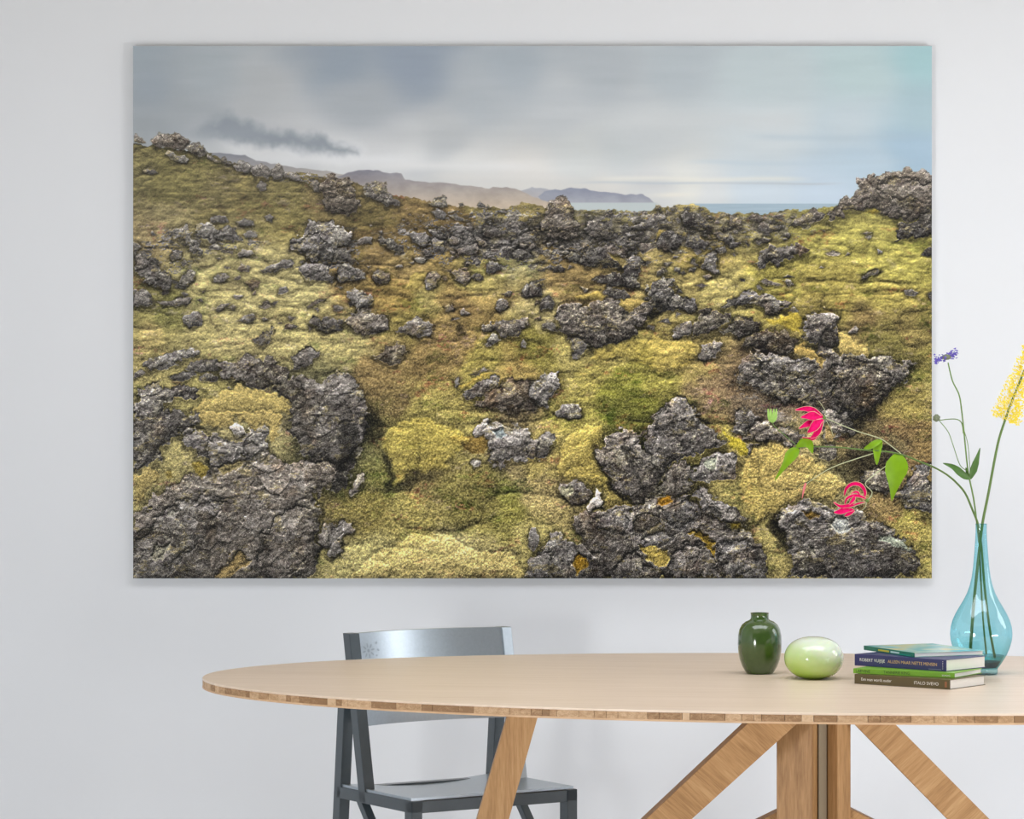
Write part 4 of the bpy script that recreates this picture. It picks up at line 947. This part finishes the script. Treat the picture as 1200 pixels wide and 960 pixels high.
bm = bmesh.new(); ff, bk = [], []; n = 20
for i in range(n + 1):
    u = i / n; l = T + (CW - 2 * T) * u; sag = .034 * (1 - (2 * u - 1) ** 2)
    ra, rb = [], []
    for j in range(5):
        z = .592 + (.796 - .592) * j / 4; f = .112 - (.112 - .036) * (z - .426) / (.798 - .426) + .004 - sag
        ra.append(bm.verts.new(P(l, f + .007, z))); rb.append(bm.verts.new(P(l, f - .007, z)))
    ff.append(ra); bk.append(rb)
for i in range(n):
    for j in range(4):
        bm.faces.new((ff[i][j], ff[i + 1][j], ff[i + 1][j + 1], ff[i][j + 1])); bm.faces.new((bk[i + 1][j], bk[i][j], bk[i][j + 1], bk[i + 1][j + 1]))
    bm.faces.new((ff[i][4], ff[i + 1][4], bk[i + 1][4], bk[i][4])); bm.faces.new((ff[i + 1][0], ff[i][0], bk[i][0], bk[i + 1][0]))
for i in (0, n):
    for j in range(4): bm.faces.new((ff[i][j], ff[i][j + 1], bk[i][j + 1], bk[i][j]))
back = obj('backrest', bm, M['seat'], chair, True)
# pale stamped emblem at the left end of the backrest: a small sun of dots and petals
bm = bmesh.new()
def dab(l, z, w, h, ang):
    vs_ = []
    u = (l - T) / (CW - 2 * T); sag = .034 * (1 - (2 * u - 1) ** 2)
    for k in range(8):
        a = 2 * math.pi * k / 8; x, y = w * math.cos(a), h * math.sin(a); x, y = x * math.cos(ang) - y * math.sin(ang), x * math.sin(ang) + y * math.cos(ang)
        zz = z + y; uu = (l + x - T) / (CW - 2 * T); sg = .034 * (1 - (2 * uu - 1) ** 2)
        f = .112 - (.112 - .036) * (zz - .426) / (.798 - .426) + .004 - sg
        vs_.append(bm.verts.new(P(l + x, f + .0076, zz)))
    bm.faces.new(vs_)
for k in range(8):
    a = math.pi * (.05 + k * .25)
    dab(.052 + .014 * math.cos(a), .756 + .012 * math.sin(a), .0055, .0022, a)
dab(.052, .756, .004, .004, 0); dab(.078, .772, .004, .0028, .6); dab(.082, .756, .004, .0026, 2.6); dab(.076, .744, .003, .002, .3)
tag(obj('emblem', bm, plain('worn_emblem', (150, 160, 168), .5), back), 'pale worn emblem like a small sun with dots')
# ------------------------------------------------------------------ things on the table
def on_table(x, y): 
    d = FPX * (EYE - TZ) / (y - 480); return Vector(((x - 600) * d / FPX, d, TZ)), FPX / d
p, s = on_table(890.3, 789.6)
root = empty('ceramic_vase', p)
tag(root, 'small round-shouldered dark green glazed ceramic vase', 'vase')
prof = [(14.5, 0), (15.5, .6), (17.2, 3), (20.8, 9), (23.6, 17), (25.2, 26), (25.8, 35), (25.4, 45), (23.8, 52), (20.8, 57.5), (16.4, 61), (12.4, 62.6), (10.9, 63.8), (10.4, 66), (10.5, 69.5), (10.9, 70.9), (10.4, 71.3)]
obj('body', lathe([(r / s, z / s) for r, z in prof] + [(9.3 / s, 71 / s), (9 / s, 66 / s), (9 / s, 60 / s)], 72), M['ceramic'], root, True)
obj('inside', lathe([(8.95 / s, 59 / s), (8.95 / s, 60.5 / s)], 48), M['ceramic_in'], root)
p, s = on_table(953.7, 795.5)
root = empty('glass_ball_vase', p)
tag(root, 'squat pale lime green milky glass ball vase lying beside the dark green vase', 'vase')
prof = []
for k in range(29):
    a = -math.pi / 2 * .86 + (math.pi / 2 * 1.86 - .02) * k / 28; c_, n_ = math.cos(a), math.sin(a)
    prof.append((34.6 * abs(c_) ** .86, 22.6 + 25.0 * math.copysign(abs(n_) ** .95, n_)))
z0_ = prof[0][1]; prof = [(r, z - z0_) for r, z in prof]
obj('body', lathe([(r / s, z / s) for r, z in prof], 72), M['milk'], root, True)
# turquoise vase
p, s = on_table(1149.8, 790.2)
VX = 1149.8; VD = p.y
root = empty('glass_vase', p)
tag(root, 'tall turquoise glass bottle vase with slim neck, holding flower stems', 'vase')
prof = [(19.0, 6.5), (21.5, 10), (25.5, 16), (29.8, 23), (33.2, 31), (35.6, 40), (36.2, 47), (35.6, 55), (33.4, 63), (29.8, 71), (25.2, 79), (20.4, 87), (16.4, 95), (13.2, 104), (10.9, 114), (9.3, 126), (8.1, 140), (7.0, 156), (6.4, 168), (6.5, 176.0)]
bm = lathe([(r / s, z / s) for r, z in prof], 72, False)
obj('bowl', bm, M['glass'], root, True)
rim = bmesh.new(); q = [Vector((6.4 / s * math.cos(2 * math.pi * k / 40), 6.4 / s * math.sin(2 * math.pi * k / 40), 176 / s)) for k in range(41)]
obj('rim', tube(rim, q, .0006, None, 6), M['glass_base'], root, True)
obj('foot', lathe([(17.0 / s, 0), (18.8 / s, .8 / s), (19.3 / s, 4 / s), (18.9 / s, 7.2 / s), (17.8 / s, 7.8 / s)], 64), M['glass_base'], root, True)
obj('water', lathe([(20.6 / s, 12 / s), (23.9 / s, 17 / s), (26.3 / s, 21.5 / s), (26.6 / s, 22.3 / s)], 64), M['water'], root, True)
tag(obj('base_disc', lathe([(17.6 / s, 7.9 / s), (19.4 / s, 9.2 / s), (21.6 / s, 13.0 / s), (22.6 / s, 15.0 / s)], 64), M['base_dark'], root, True), 'dark blue thick bottom of the vase')
# books
def solid(name, c, rough=.4): return plain(name, c, rough, noise=.05, scale=60, coat=.15)
def text_mesh(body, size, mat, parent, x, y, z, width=None, name='lettering', flat=False):
    cu = bpy.data.curves.new('lettering', 'FONT'); cu.body = body; cu.size = size; cu.align_y = 'CENTER'
    tmp = bpy.data.objects.new('tmp', cu); COL.objects.link(tmp); dg = bpy.context.evaluated_depsgraph_get(); dg.update()
    me = bpy.data.meshes.new_from_object(tmp.evaluated_get(dg)); bpy.data.objects.remove(tmp); bpy.data.curves.remove(cu)
    me.materials.clear(); me.materials.append(mat)
    xs = [v.co.x for v in me.vertices]; w0 = max(xs) - min(xs)
    k = width / w0 if width else 1.0; x_min = min(xs)
    for v in me.vertices: v.co = Vector(((v.co.x - x_min) * k, 0, v.co.y))
    o = bpy.data.objects.new(name, me); o.location = (x, y, z); return link(o, parent)
def book(name, label, z, bl, vec, length, depth, thick, cover, spine_mat, cov_t=.0011):
    """lies flat; spine towards the viewer; local x along the spine, local y into the pages"""
    yaw = math.atan2(vec[1], vec[0]); r = empty(name, (bl[0], bl[1], z), yaw)
    tag(r, label, 'book', 'books stacked beside the turquoise vase')
    cv = bmesh.new()
    for part in (box(length, depth, cov_t, (length / 2, depth / 2, cov_t / 2), .0003), box(length, depth, cov_t, (length / 2, depth / 2, thick - cov_t / 2), .0003)):
        me = bpy.data.meshes.new('t'); part.to_mesh(me); part.free(); cv.from_mesh(me); bpy.data.meshes.remove(me)
    obj('cover', cv, cover, r)
    obj('spine', box(length, .0022, thick, (length / 2, -.0006, thick / 2), .0005), spine_mat, r)
    obj('page_block', box(length - .003, depth - .004, thick - 2 * cov_t - .0002, (length / 2, depth / 2 - .001, thick / 2), 0), M['page'], r)
    return r
white_ink, black_ink, gold_ink = plain('white_ink', (238, 236, 228), .6), plain('dark_ink', (44, 66, 22), .6), plain('gold_ink', (226, 184, 120), .6)
olive, lime, navy, teal = solid('olive_cover', (92, 80, 44)), solid('lime_cover', (120, 176, 32)), solid('navy_cover', (48, 50, 104)), solid('teal_spine', (8, 116, 96))
b1 = book('paperback_book', 'olive brown book with small white title, bottom of the stack', TZ, (.683, 6.281), (.171, -.136), .2185, .135, .0193, olive, olive)
text_mesh('Een man wordt ouder', .0085, white_ink, b1, .016, -.0019, .0098, .070)
text_mesh('ITALO SVEVO', .0085, white_ink, b1, .138, -.0019, .0092, .055)
obj('emblem', box(.005, .0004, .011, (.2095, -.0018, .0096), 0), plain('rust_mark', (150, 98, 62), .6), b1)
b2 = book('paperback_book', 'thin lime green book, second from the bottom of the stack', TZ + .0196, (.6817, 6.294), (.186, -.114), .218, .135, .0098, lime, lime)
text_mesh('LAEVINE', .0085, black_ink, b2, .006, -.0019, .0049, .031)
text_mesh('TANNERIE KING', .0085, black_ink, b2, .066, -.0019, .0049, .057)
text_mesh('KING', .0045, white_ink, b2, .192, -.0019, .0040, .017)
b3 = book('paperback_book', 'thick navy blue book with white and gold lettering, second from the top', TZ + .0297, (.6922, 6.363), (.1636, -.151), .2226, .137, .0232, navy, navy)
text_mesh('ROBERT VUIJSJE', .0088, white_ink, b3, .013, -.0019, .0122, .062)
text_mesh('ALLEEN MAAR NETTE MENSEN', .0088, gold_ink, b3, .082, -.0019, .0122, .119)
for k in range(5): obj('dot', box(.0012, .0004, .0012, (.2150, -.0018, .005 + k * .0035), 0), white_ink, b3)
obj('imprint', box(.030, .0004, .0012, (.196, -.0018, .003), 0), plain('grey_ink', (120, 122, 150), .6), b3)
def cover_art():
    m, nt, p = nodes('pale_cover_print'); N = nt.nodes.new; Lk = nt.links.new
    tc = N('ShaderNodeTexCoord'); nz = N('ShaderNodeTexNoise'); nz.inputs['Scale'].default_value = 14; nz.inputs['Detail'].default_value = 2; Lk(tc.outputs['Object'], nz.inputs['Vector'])
    cr = N('ShaderNodeValToRGB'); e = cr.color_ramp.elements; e[0].position = .38; e[0].color = rgba((118, 186, 190)); e[1].position = .62; e[1].color = rgba((206, 206, 160))
    k = e.new(.5); k.color = rgba((170, 205, 192))
    Lk(nz.outputs['Fac'], cr.inputs[0]); Lk(cr.outputs[0], p.inputs['Base Color']); p.inputs['Roughness'].default_value = .25
    return m
b4 = book('paperback_book', 'thin teal book with a pale printed cover, on top of the stack', TZ + .0531, (.7225, 6.466), (.078, -.194), .209, .159, .0090, cover_art(), teal)
obj('title_mark', box(.046, .0004, .0035, (.085, -.0018, .0042), 0), plain('yellow_ink', (206, 196, 70), .6), b4)
obj('title_mark', box(.036, .0004, .0035, (.132, -.0018, .0042), 0), plain('pale_ink', (196, 226, 220), .6), b4)
obj('title_mark', box(.05, .0004, .0022, (.170, -.0018, .0022), 0), plain('teal_ink', (30, 150, 128), .6), b4)
# ------------------------------------------------------------------ flowers
def wp(pts, d0=VD, wob=0.0):
    out = []
    for i, q in enumerate(pts):
        dz = q[2] if len(q) > 2 else 0.0
        out.append(at(q[0], q[1], d0 + dz))
    return out
Z9 = lambda x, y, *d: (880 + x / 9.23, 470 + y / 9.23) + d
Z8 = lambda x, y, *d: (960 + x / 8.0, 500 + y / 8.0) + d
px = VD / FPX
def stem(name, root, mat, pts, r0, r1, sub=5, n=8):
    o = obj(name, tube(bmesh.new(), smooth_path(wp(pts), sub), r0 * px, r1 * px, n), mat, None, True); world_child(o, root); return o
def blade(name, root, mat, pts, widths, parent=None, normal=(0.15, -1, .2), cup=.3, n=5, thick=.0005):
    o = obj(name, ribbon(wp(pts), [w * px for w in widths], normal, thick, cup, n), mat, None, True)
    if parent is None: world_child(o, root)
    else: o.parent = parent
    return o
base = Vector((p.x, VD, TZ + .014)); 
glo = empty('flame_lily_stem', (at(1164, 772, VD).x, VD, at(0, 772, VD).z))
tag(glo, 'long arching flower stem with two pink reflexed blooms reaching left over the print', 'flower')
stem('stem', glo, M['stem_dark'], [(1166, 771, -.01), (1160, 738, -.01), (1154, 690, -.004), (1150, 640, 0), (1146.5, 616, 0), (1139, 596, -.01), (1131, 578, -.02), (1121, 566, -.03), (1109, 556, -.04), (1094, 547.5, -.05), (1080, 542, -.06), (1060, 534, -.07), (1040, 529.5, -.075), (1014, 527.5, -.08), (985, 524.5, -.085), (960, 523.5, -.09), (932, 524.5, -.09)], 1.5, .7)
stem('side_stem', glo, M['stem_thin'], [(1056, 532, -.07), (1042, 521, -.07), (1030, 513.5, -.075), (1006, 506, -.08), (988, 499, -.085), (967, 490, -.09)], .6, .5)
stem('side_stem', glo, M['stem_thin'], [(1046, 530, -.073), (1030, 530, -.075), (1006, 537, -.08), (975, 548, -.085), (952, 562, -.09), (939, 573, -.09)], .6, .4)
stem('side_stem', glo, M['stem_thin'], [(1040, 545, -.075), (1024, 557, -.075), (1014, 567, -.08), (1022, 577, -.08), (1017, 586, -.08)], .6, .5)
stem('side_stem', glo, M['stem'], [(936, 524.5, -.09), (922, 512, -.09), (908, 500, -.092), (905, 494, -.092)], .4, .4)
blade('leaf', glo, M['leaf'], [Z8(735, 248, -.07), Z8(735, 330, -.078), Z8(715, 430, -.08), Z8(700, 560, -.075), Z8(680, 692, -.065)], [1.5, 9, 13.6, 12.8, 8.2, 3.6, .5], cup=.18, n=7)
blade('leaf', glo, M['leaf'], [Z8(585, 130, -.07), Z8(545, 190, -.076), Z8(540, 270, -.08), Z8(540, 357, -.075)], [1, 5.2, 5, 3.2, .5], cup=.35)
blade('leaf', glo, M['leaf'], [Z8(585, 130, -.074), Z8(520, 160, -.08), Z8(470, 190, -.08), Z8(420, 205, -.075)], [1, 3.6, 3.8, 2.6, .5], cup=.35)
blade('leaf', glo, M['leaf'], [Z9(520, 520, -.09), Z9(440, 580, -.096), Z9(370, 690, -.098), Z9(258, 858, -.09)], [1, 6.2, 7.0, 4.4, 2.2, .4], cup=.25, n=7)
blade('leaf', glo, M['leaf'], [Z9(490, 500, -.09), Z9(560, 455, -.098), Z9(630, 470, -.1), Z9(665, 565, -.095)], [.8, 5.0, 5.2, .5], cup=.3)
def bloom(cx, petals, stamens, label=None):
    c = wp([cx])[0]; bm = bmesh.new(); bmesh.ops.create_uvsphere(bm, u_segments=10, v_segments=8, radius=2.2 * px, matrix=Matrix.Translation(c))
    h = obj('flower', bm, M['stem'], None, True); world_child(h, glo)
    for pts, w in petals:
        a = blade('petal', glo, M['cream'], [(x, y, dz + .0012) for x, y, dz in pts], [v + .55 for v in w], h, cup=.35, thick=.0003)
        b = blade('petal_face', glo, M['petal'], pts, w, h, cup=.35, thick=.0004)
    for pts in stamens:
        o = obj('stamen', tube(bmesh.new(), smooth_path(wp(pts), 4), .42 * px, .3 * px, 5), M['stem_thin'], None, True)
        o.parent = h
D0 = -.09
bloom(Z9(795, 180, D0), [
    ([Z9(780, 170, D0), Z9(700, 120, D0 - .01), Z9(600, 85, D0 - .015), Z9(478, 98, D0 - .01)], [.5, 1.8, 3.6, 3.2, 1.8, .3]),
    ([Z9(780, 180, D0), Z9(700, 165, D0 - .014), Z9(620, 165, D0 - .022), Z9(540, 178, D0 - .02)], [.5, 2.2, 5.0, 4.6, 2.2, .3]),
    ([Z9(780, 190, D0), Z9(690, 225, D0 - .012), Z9(600, 255, D0 - .02), Z9(522, 298, D0 - .015)], [.5, 2.0, 3.8, 3.6, 1.8, .3]),
    ([Z9(785, 200, D0), Z9(720, 240, D0 - .018), Z9(665, 300, D0 - .026), Z9(612, 342, D0 - .02)], [.5, 2.2, 5.0, 4.6, 2.2, .3]),
    ([Z9(785, 210, D0), Z9(745, 280, D0 - .014), Z9(700, 360, D0 - .02), Z9(645, 400, D0 - .018)], [.5, 1.6, 3.4, 3.6, 2.0, .3]),
    ([Z9(735, 340, D0 - .004), Z9(690, 400, D0 - .006), Z9(620, 412, D0 - .008), Z9(555, 395, D0 - .006)], [.4, 1.4, 2.0, 1.6, .3])],
    [[Z9(800, 170, D0), Z9(805, 110, D0), Z9(770, 50, D0), Z9(735, 0, D0)], [Z9(810, 210, D0), Z9(860, 290, D0), Z9(890, 380, D0)], [Z9(800, 190, D0), Z9(700, 200, D0 - .01), Z9(600, 210, D0 - .02)], [Z9(850, 160, D0), Z9(800, 178, D0)]])
D1 = -.08
bloom(Z8(450, 692, D1), [
    ([Z8(428, 660, D1), Z8(425, 600, D1 - .006), Z8(380, 545, D1 - .012), Z8(310, 540, D1 - .014), Z8(255, 580, D1 - .01), Z8(235, 645, D1 - .004)], [.7, 1.6, 2.1, 2.0, 1.8, 1.4, .4]),
    ([Z8(440, 680, D1), Z8(390, 655, D1 - .01), Z8(320, 648, D1 - .016), Z8(260, 675, D1 - .016), Z8(240, 730, D1 - .01)], [.4, 1.2, 1.6, 1.4, 1.0, .4]),
    ([Z8(380, 640, D1 - .012), Z8(350, 612, D1 - .014), Z8(300, 628, D1 - .016)], [.4, 1.4, .9, .3]),
    ([Z8(330, 655, D1 - .017), Z8(315, 690, D1 - .02), Z8(280, 730, D1 - .02)], [.8, 2.0, 1.5, .4]),
    ([Z8(430, 705, D1), Z8(310, 735, D1 - .014), Z8(200, 748, D1 - .02), Z8(135, 708, D1 - .02)], [.4, 1.0, 2.0, 1.7, 1.0, .3]),
    ([Z8(320, 780, D1 - .012), Z8(250, 780, D1 - .018), Z8(190, 800, D1 - .02), Z8(138, 805, D1 - .018)], [.5, 2.4, 3.6, 3.2, 1.8, .4]),
    ([Z8(330, 785, D1 - .01), Z8(285, 815, D1 - .016), Z8(240, 838, D1 - .018)], [.5, 1.8, 2.0, .5])],
    [[Z8(440, 700, D1), Z8(350, 715, D1 - .01), Z8(280, 770, D1 - .016)], [Z8(445, 705, D1), Z8(430, 760, D1 - .006), Z8(390, 790, D1 - .01)], [Z8(460, 690, D1), Z8(480, 665, D1), Z8(500, 650, D1)], [Z8(440, 712, D1), Z8(340, 745, D1 - .012), Z8(300, 785, D1 - .012)]])
# green bud and half open bud
bm = bmesh.new()
for dx in (-4, -1.5, 1.5, 4):
    pts = smooth_path(wp([(905, 495, -.092), (905 + dx * .9, 489, -.094), (905 + dx * 1.25, 479, -.092)]), 3)
    me_ = ribbon([pts[0], pts[len(pts) // 2], pts[-1]], [.9 * px, 2.3 * px, 1.5 * px, .3 * px], (0.1, -1, .1), .0006, .4)
    t_ = bpy.data.meshes.new('t'); me_.to_mesh(t_); me_.free(); bm.from_mesh(t_); bpy.data.meshes.remove(t_)
o = obj('bud', bm, plain('bud_green', (150, 190, 90), .5, noise=.2, scale=150), None, True); world_child(o, glo)
bm = bmesh.new()
for q in ([(946.5, 564), (947, 567), (957, 553)], [(946.5, 565), (952, 563.2), (964, 565.2)], [(946.5, 565), (940, 567), (933, 571)]):
    tube(bm, smooth_path(wp([(a, b, -.09) for a, b in q]), 4), .55 * px, .35 * px, 5)
o = obj('bud_leaves', bm, plain('dark_bud', (52, 66, 26), .6), None, True); world_child(o, glo)
blade('bud_petal', glo, plain('pale_pink_petal', (206, 110, 110), .5), [(944, 566, -.09), (942, 574, -.094), (940, 584, -.09)], [.7, 1.5, .9, .3])
# scabious
sca = empty('scabious_stem', (at(1156, 768, VD).x, VD, at(0, 768, VD).z))
tag(sca, 'slender flower stem with a lilac bloom, a bud and two dark leaves', 'flower')
stem('stem', sca, M['stem'], [(1156, 767, .008), (1152, 725, .008), (1148.5, 660, .006), (1147.6, 640, .006), (1145, 615, .004), (1141, 585, 0), (1136, 561, 0), (1133.5, 545, 0), (1131, 520, 0), (1129, 500, 0), (1127, 482, 0), (1124, 463, 0), (1116, 446, 0), (1111, 425, 0)], 1.1, .75)
stem('side_stem', sca, M['stem'], [(1129, 508, 0), (1127, 496, .002), (1121, 491.5, .004), (1110, 491.5, .006), (1100, 493, .008)], .7, .5)
stem('side_stem', sca, M['stem'], [(1134, 552, 0), (1125, 545, .004), (1117, 522, .006), (1111, 506, .008), (1101, 493.5, .008)], .5, .45)
stem('side_stem', sca, M['stem'], [(1137, 556, 0), (1136, 540, .004), (1134, 520, .006), (1130, 505, .004)], .45, .4)
blade('leaf', sca, M['leaf_dark'], [(1137, 561.5, 0), (1128, 556.5, -.008), (1117, 547.5, -.012), (1105, 543, -.008)], [.8, 4.0, 4.4, 2.4, .3], cup=.4)
blade('leaf', sca, M['leaf_dark'], [(1137, 561.5, 0), (1141.5, 548, -.006), (1145, 537, -.01), (1148.5, 525, -.008)], [1, 4.4, 3.8, 2.0, .3], cup=.4)
blade('leaf', sca, M['leaf_dark'], [(1137, 561.5, 0), (1133.5, 554, .004), (1131.8, 548, .006)], [.5, 1.8, .4], cup=.3)
rg = random.Random(3); bm = bmesh.new(); hc = at(1108, 418, VD)
for k in range(150):                                                        # small ruffled florets
    u = rg.uniform(-1, 1); c = at(1108 + u * 13.5 + rg.gauss(0, 1.4), 418.3 - u * 5.2 + rg.gauss(0, 2.5) * (.7 + .6 * abs(u)), VD + rg.gauss(0, .008))
    a = rg.uniform(0, 6.28); r_ = rg.uniform(.9, 2.3) * px
    q = [bm.verts.new(c + Vector((math.cos(a + t_) * r_ * w, rg.uniform(-1, 1) * r_ * .6, math.sin(a + t_) * r_ * w * .7))) for t_, w in ((0, 1), (1.2, .6), (2.4, .9), (3.6, .5), (4.8, .8))]
    cc = bm.verts.new(c + Vector((0, -r_ * .5, 0)))
    for j in range(5): bm.faces.new((q[j], q[(j + 1) % 5], cc))
o = obj('petals', bm, M['purple']); world_child(o, sca); o['kind'] = 'stuff'
bm = bmesh.new(); bmesh.ops.create_icosphere(bm, subdivisions=3, radius=3.6 * px, matrix=Matrix.Translation(at(1109, 418.5, VD - .004)) @ Matrix.Diagonal((1.5, 1, .8, 1)))
for v in bm.verts: v.co += v.normal * rg.uniform(0, .0011)
o = obj('flower_head', bm, M['grey_green']); world_child(o, sca)
bm = bmesh.new(); bmesh.ops.create_icosphere(bm, subdivisions=3, radius=4.0 * px, matrix=Matrix.Translation(at(1097.5, 490, VD + .008)))
for v in bm.verts: v.co += v.normal * rg.uniform(-.0008, .0014)
o = obj('bud', bm, M['grey_green']); world_child(o, sca)
# foxtail lily
fox = empty('foxtail_lily_stem', (at(1137, 764, VD).x, VD, at(0, 764, VD).z))
tag(fox, 'tall straight stem with a dense yellow flower spike at the right edge', 'flower')
AX = [(1137, 764, -.006), (1141, 710, -.005), (1146, 660, -.003), (1151, 616, 0), (1158, 580, 0), (1169, 522, 0), (1177, 495, 0), (1184, 475, 0), (1194, 450, 0), (1204, 425, 0), (1214, 398, 0), (1222, 372, 0)]
stem('stem', fox, M['stem_dark'], AX, 1.9, 1.0)
bm = bmesh.new(); ax = smooth_path(wp(AX[5:]), 10)
L0, L1 = at(1178, 492, VD), at(1222, 372, VD); axd = (L1 - L0).normalized(); s1 = axd.cross(Vector((0, 1, 0))).normalized(); s2 = axd.cross(s1)
for k in range(2100):
    t_ = rg.random() ** 1.25; a = rg.uniform(0, 6.2832); R_ = (24 - 17 * t_) * px
    r0 = rg.uniform(.12, .75) * R_; dr = s1 * math.cos(a) + s2 * math.sin(a)
    c = L0 + (L1 - L0) * t_ + dr * r0 + axd * (-.1 * r0)
    ln = rg.uniform(1.8, 4.2) * px; w = rg.uniform(.55, 1.1) * px
    dirv = (dr * 1.0 + axd * rg.uniform(.2, .9) + Vector((rg.uniform(-.3, .3), rg.uniform(-.3, .3), rg.uniform(-.3, .3)))).normalized(); sd = dirv.cross(Vector((rg.uniform(-1, 1), -1, rg.uniform(-.3, .3)))).normalized(); s3 = dirv.cross(sd)
    v = [bm.verts.new(c), bm.verts.new(c + dirv * ln * .6 + sd * w), bm.verts.new(c + dirv * ln), bm.verts.new(c + dirv * ln * .6 - sd * w), bm.verts.new(c + dirv * ln * .6 + s3 * w * .7)]
    bm.faces.new((v[0], v[1], v[4])); bm.faces.new((v[1], v[2], v[4])); bm.faces.new((v[2], v[3], v[4])); bm.faces.new((v[3], v[0], v[4])); bm.faces.new((v[0], v[3], v[2], v[1]))
o = obj('florets', bm, M['yellow']); world_child(o, fox); o['kind'] = 'stuff'
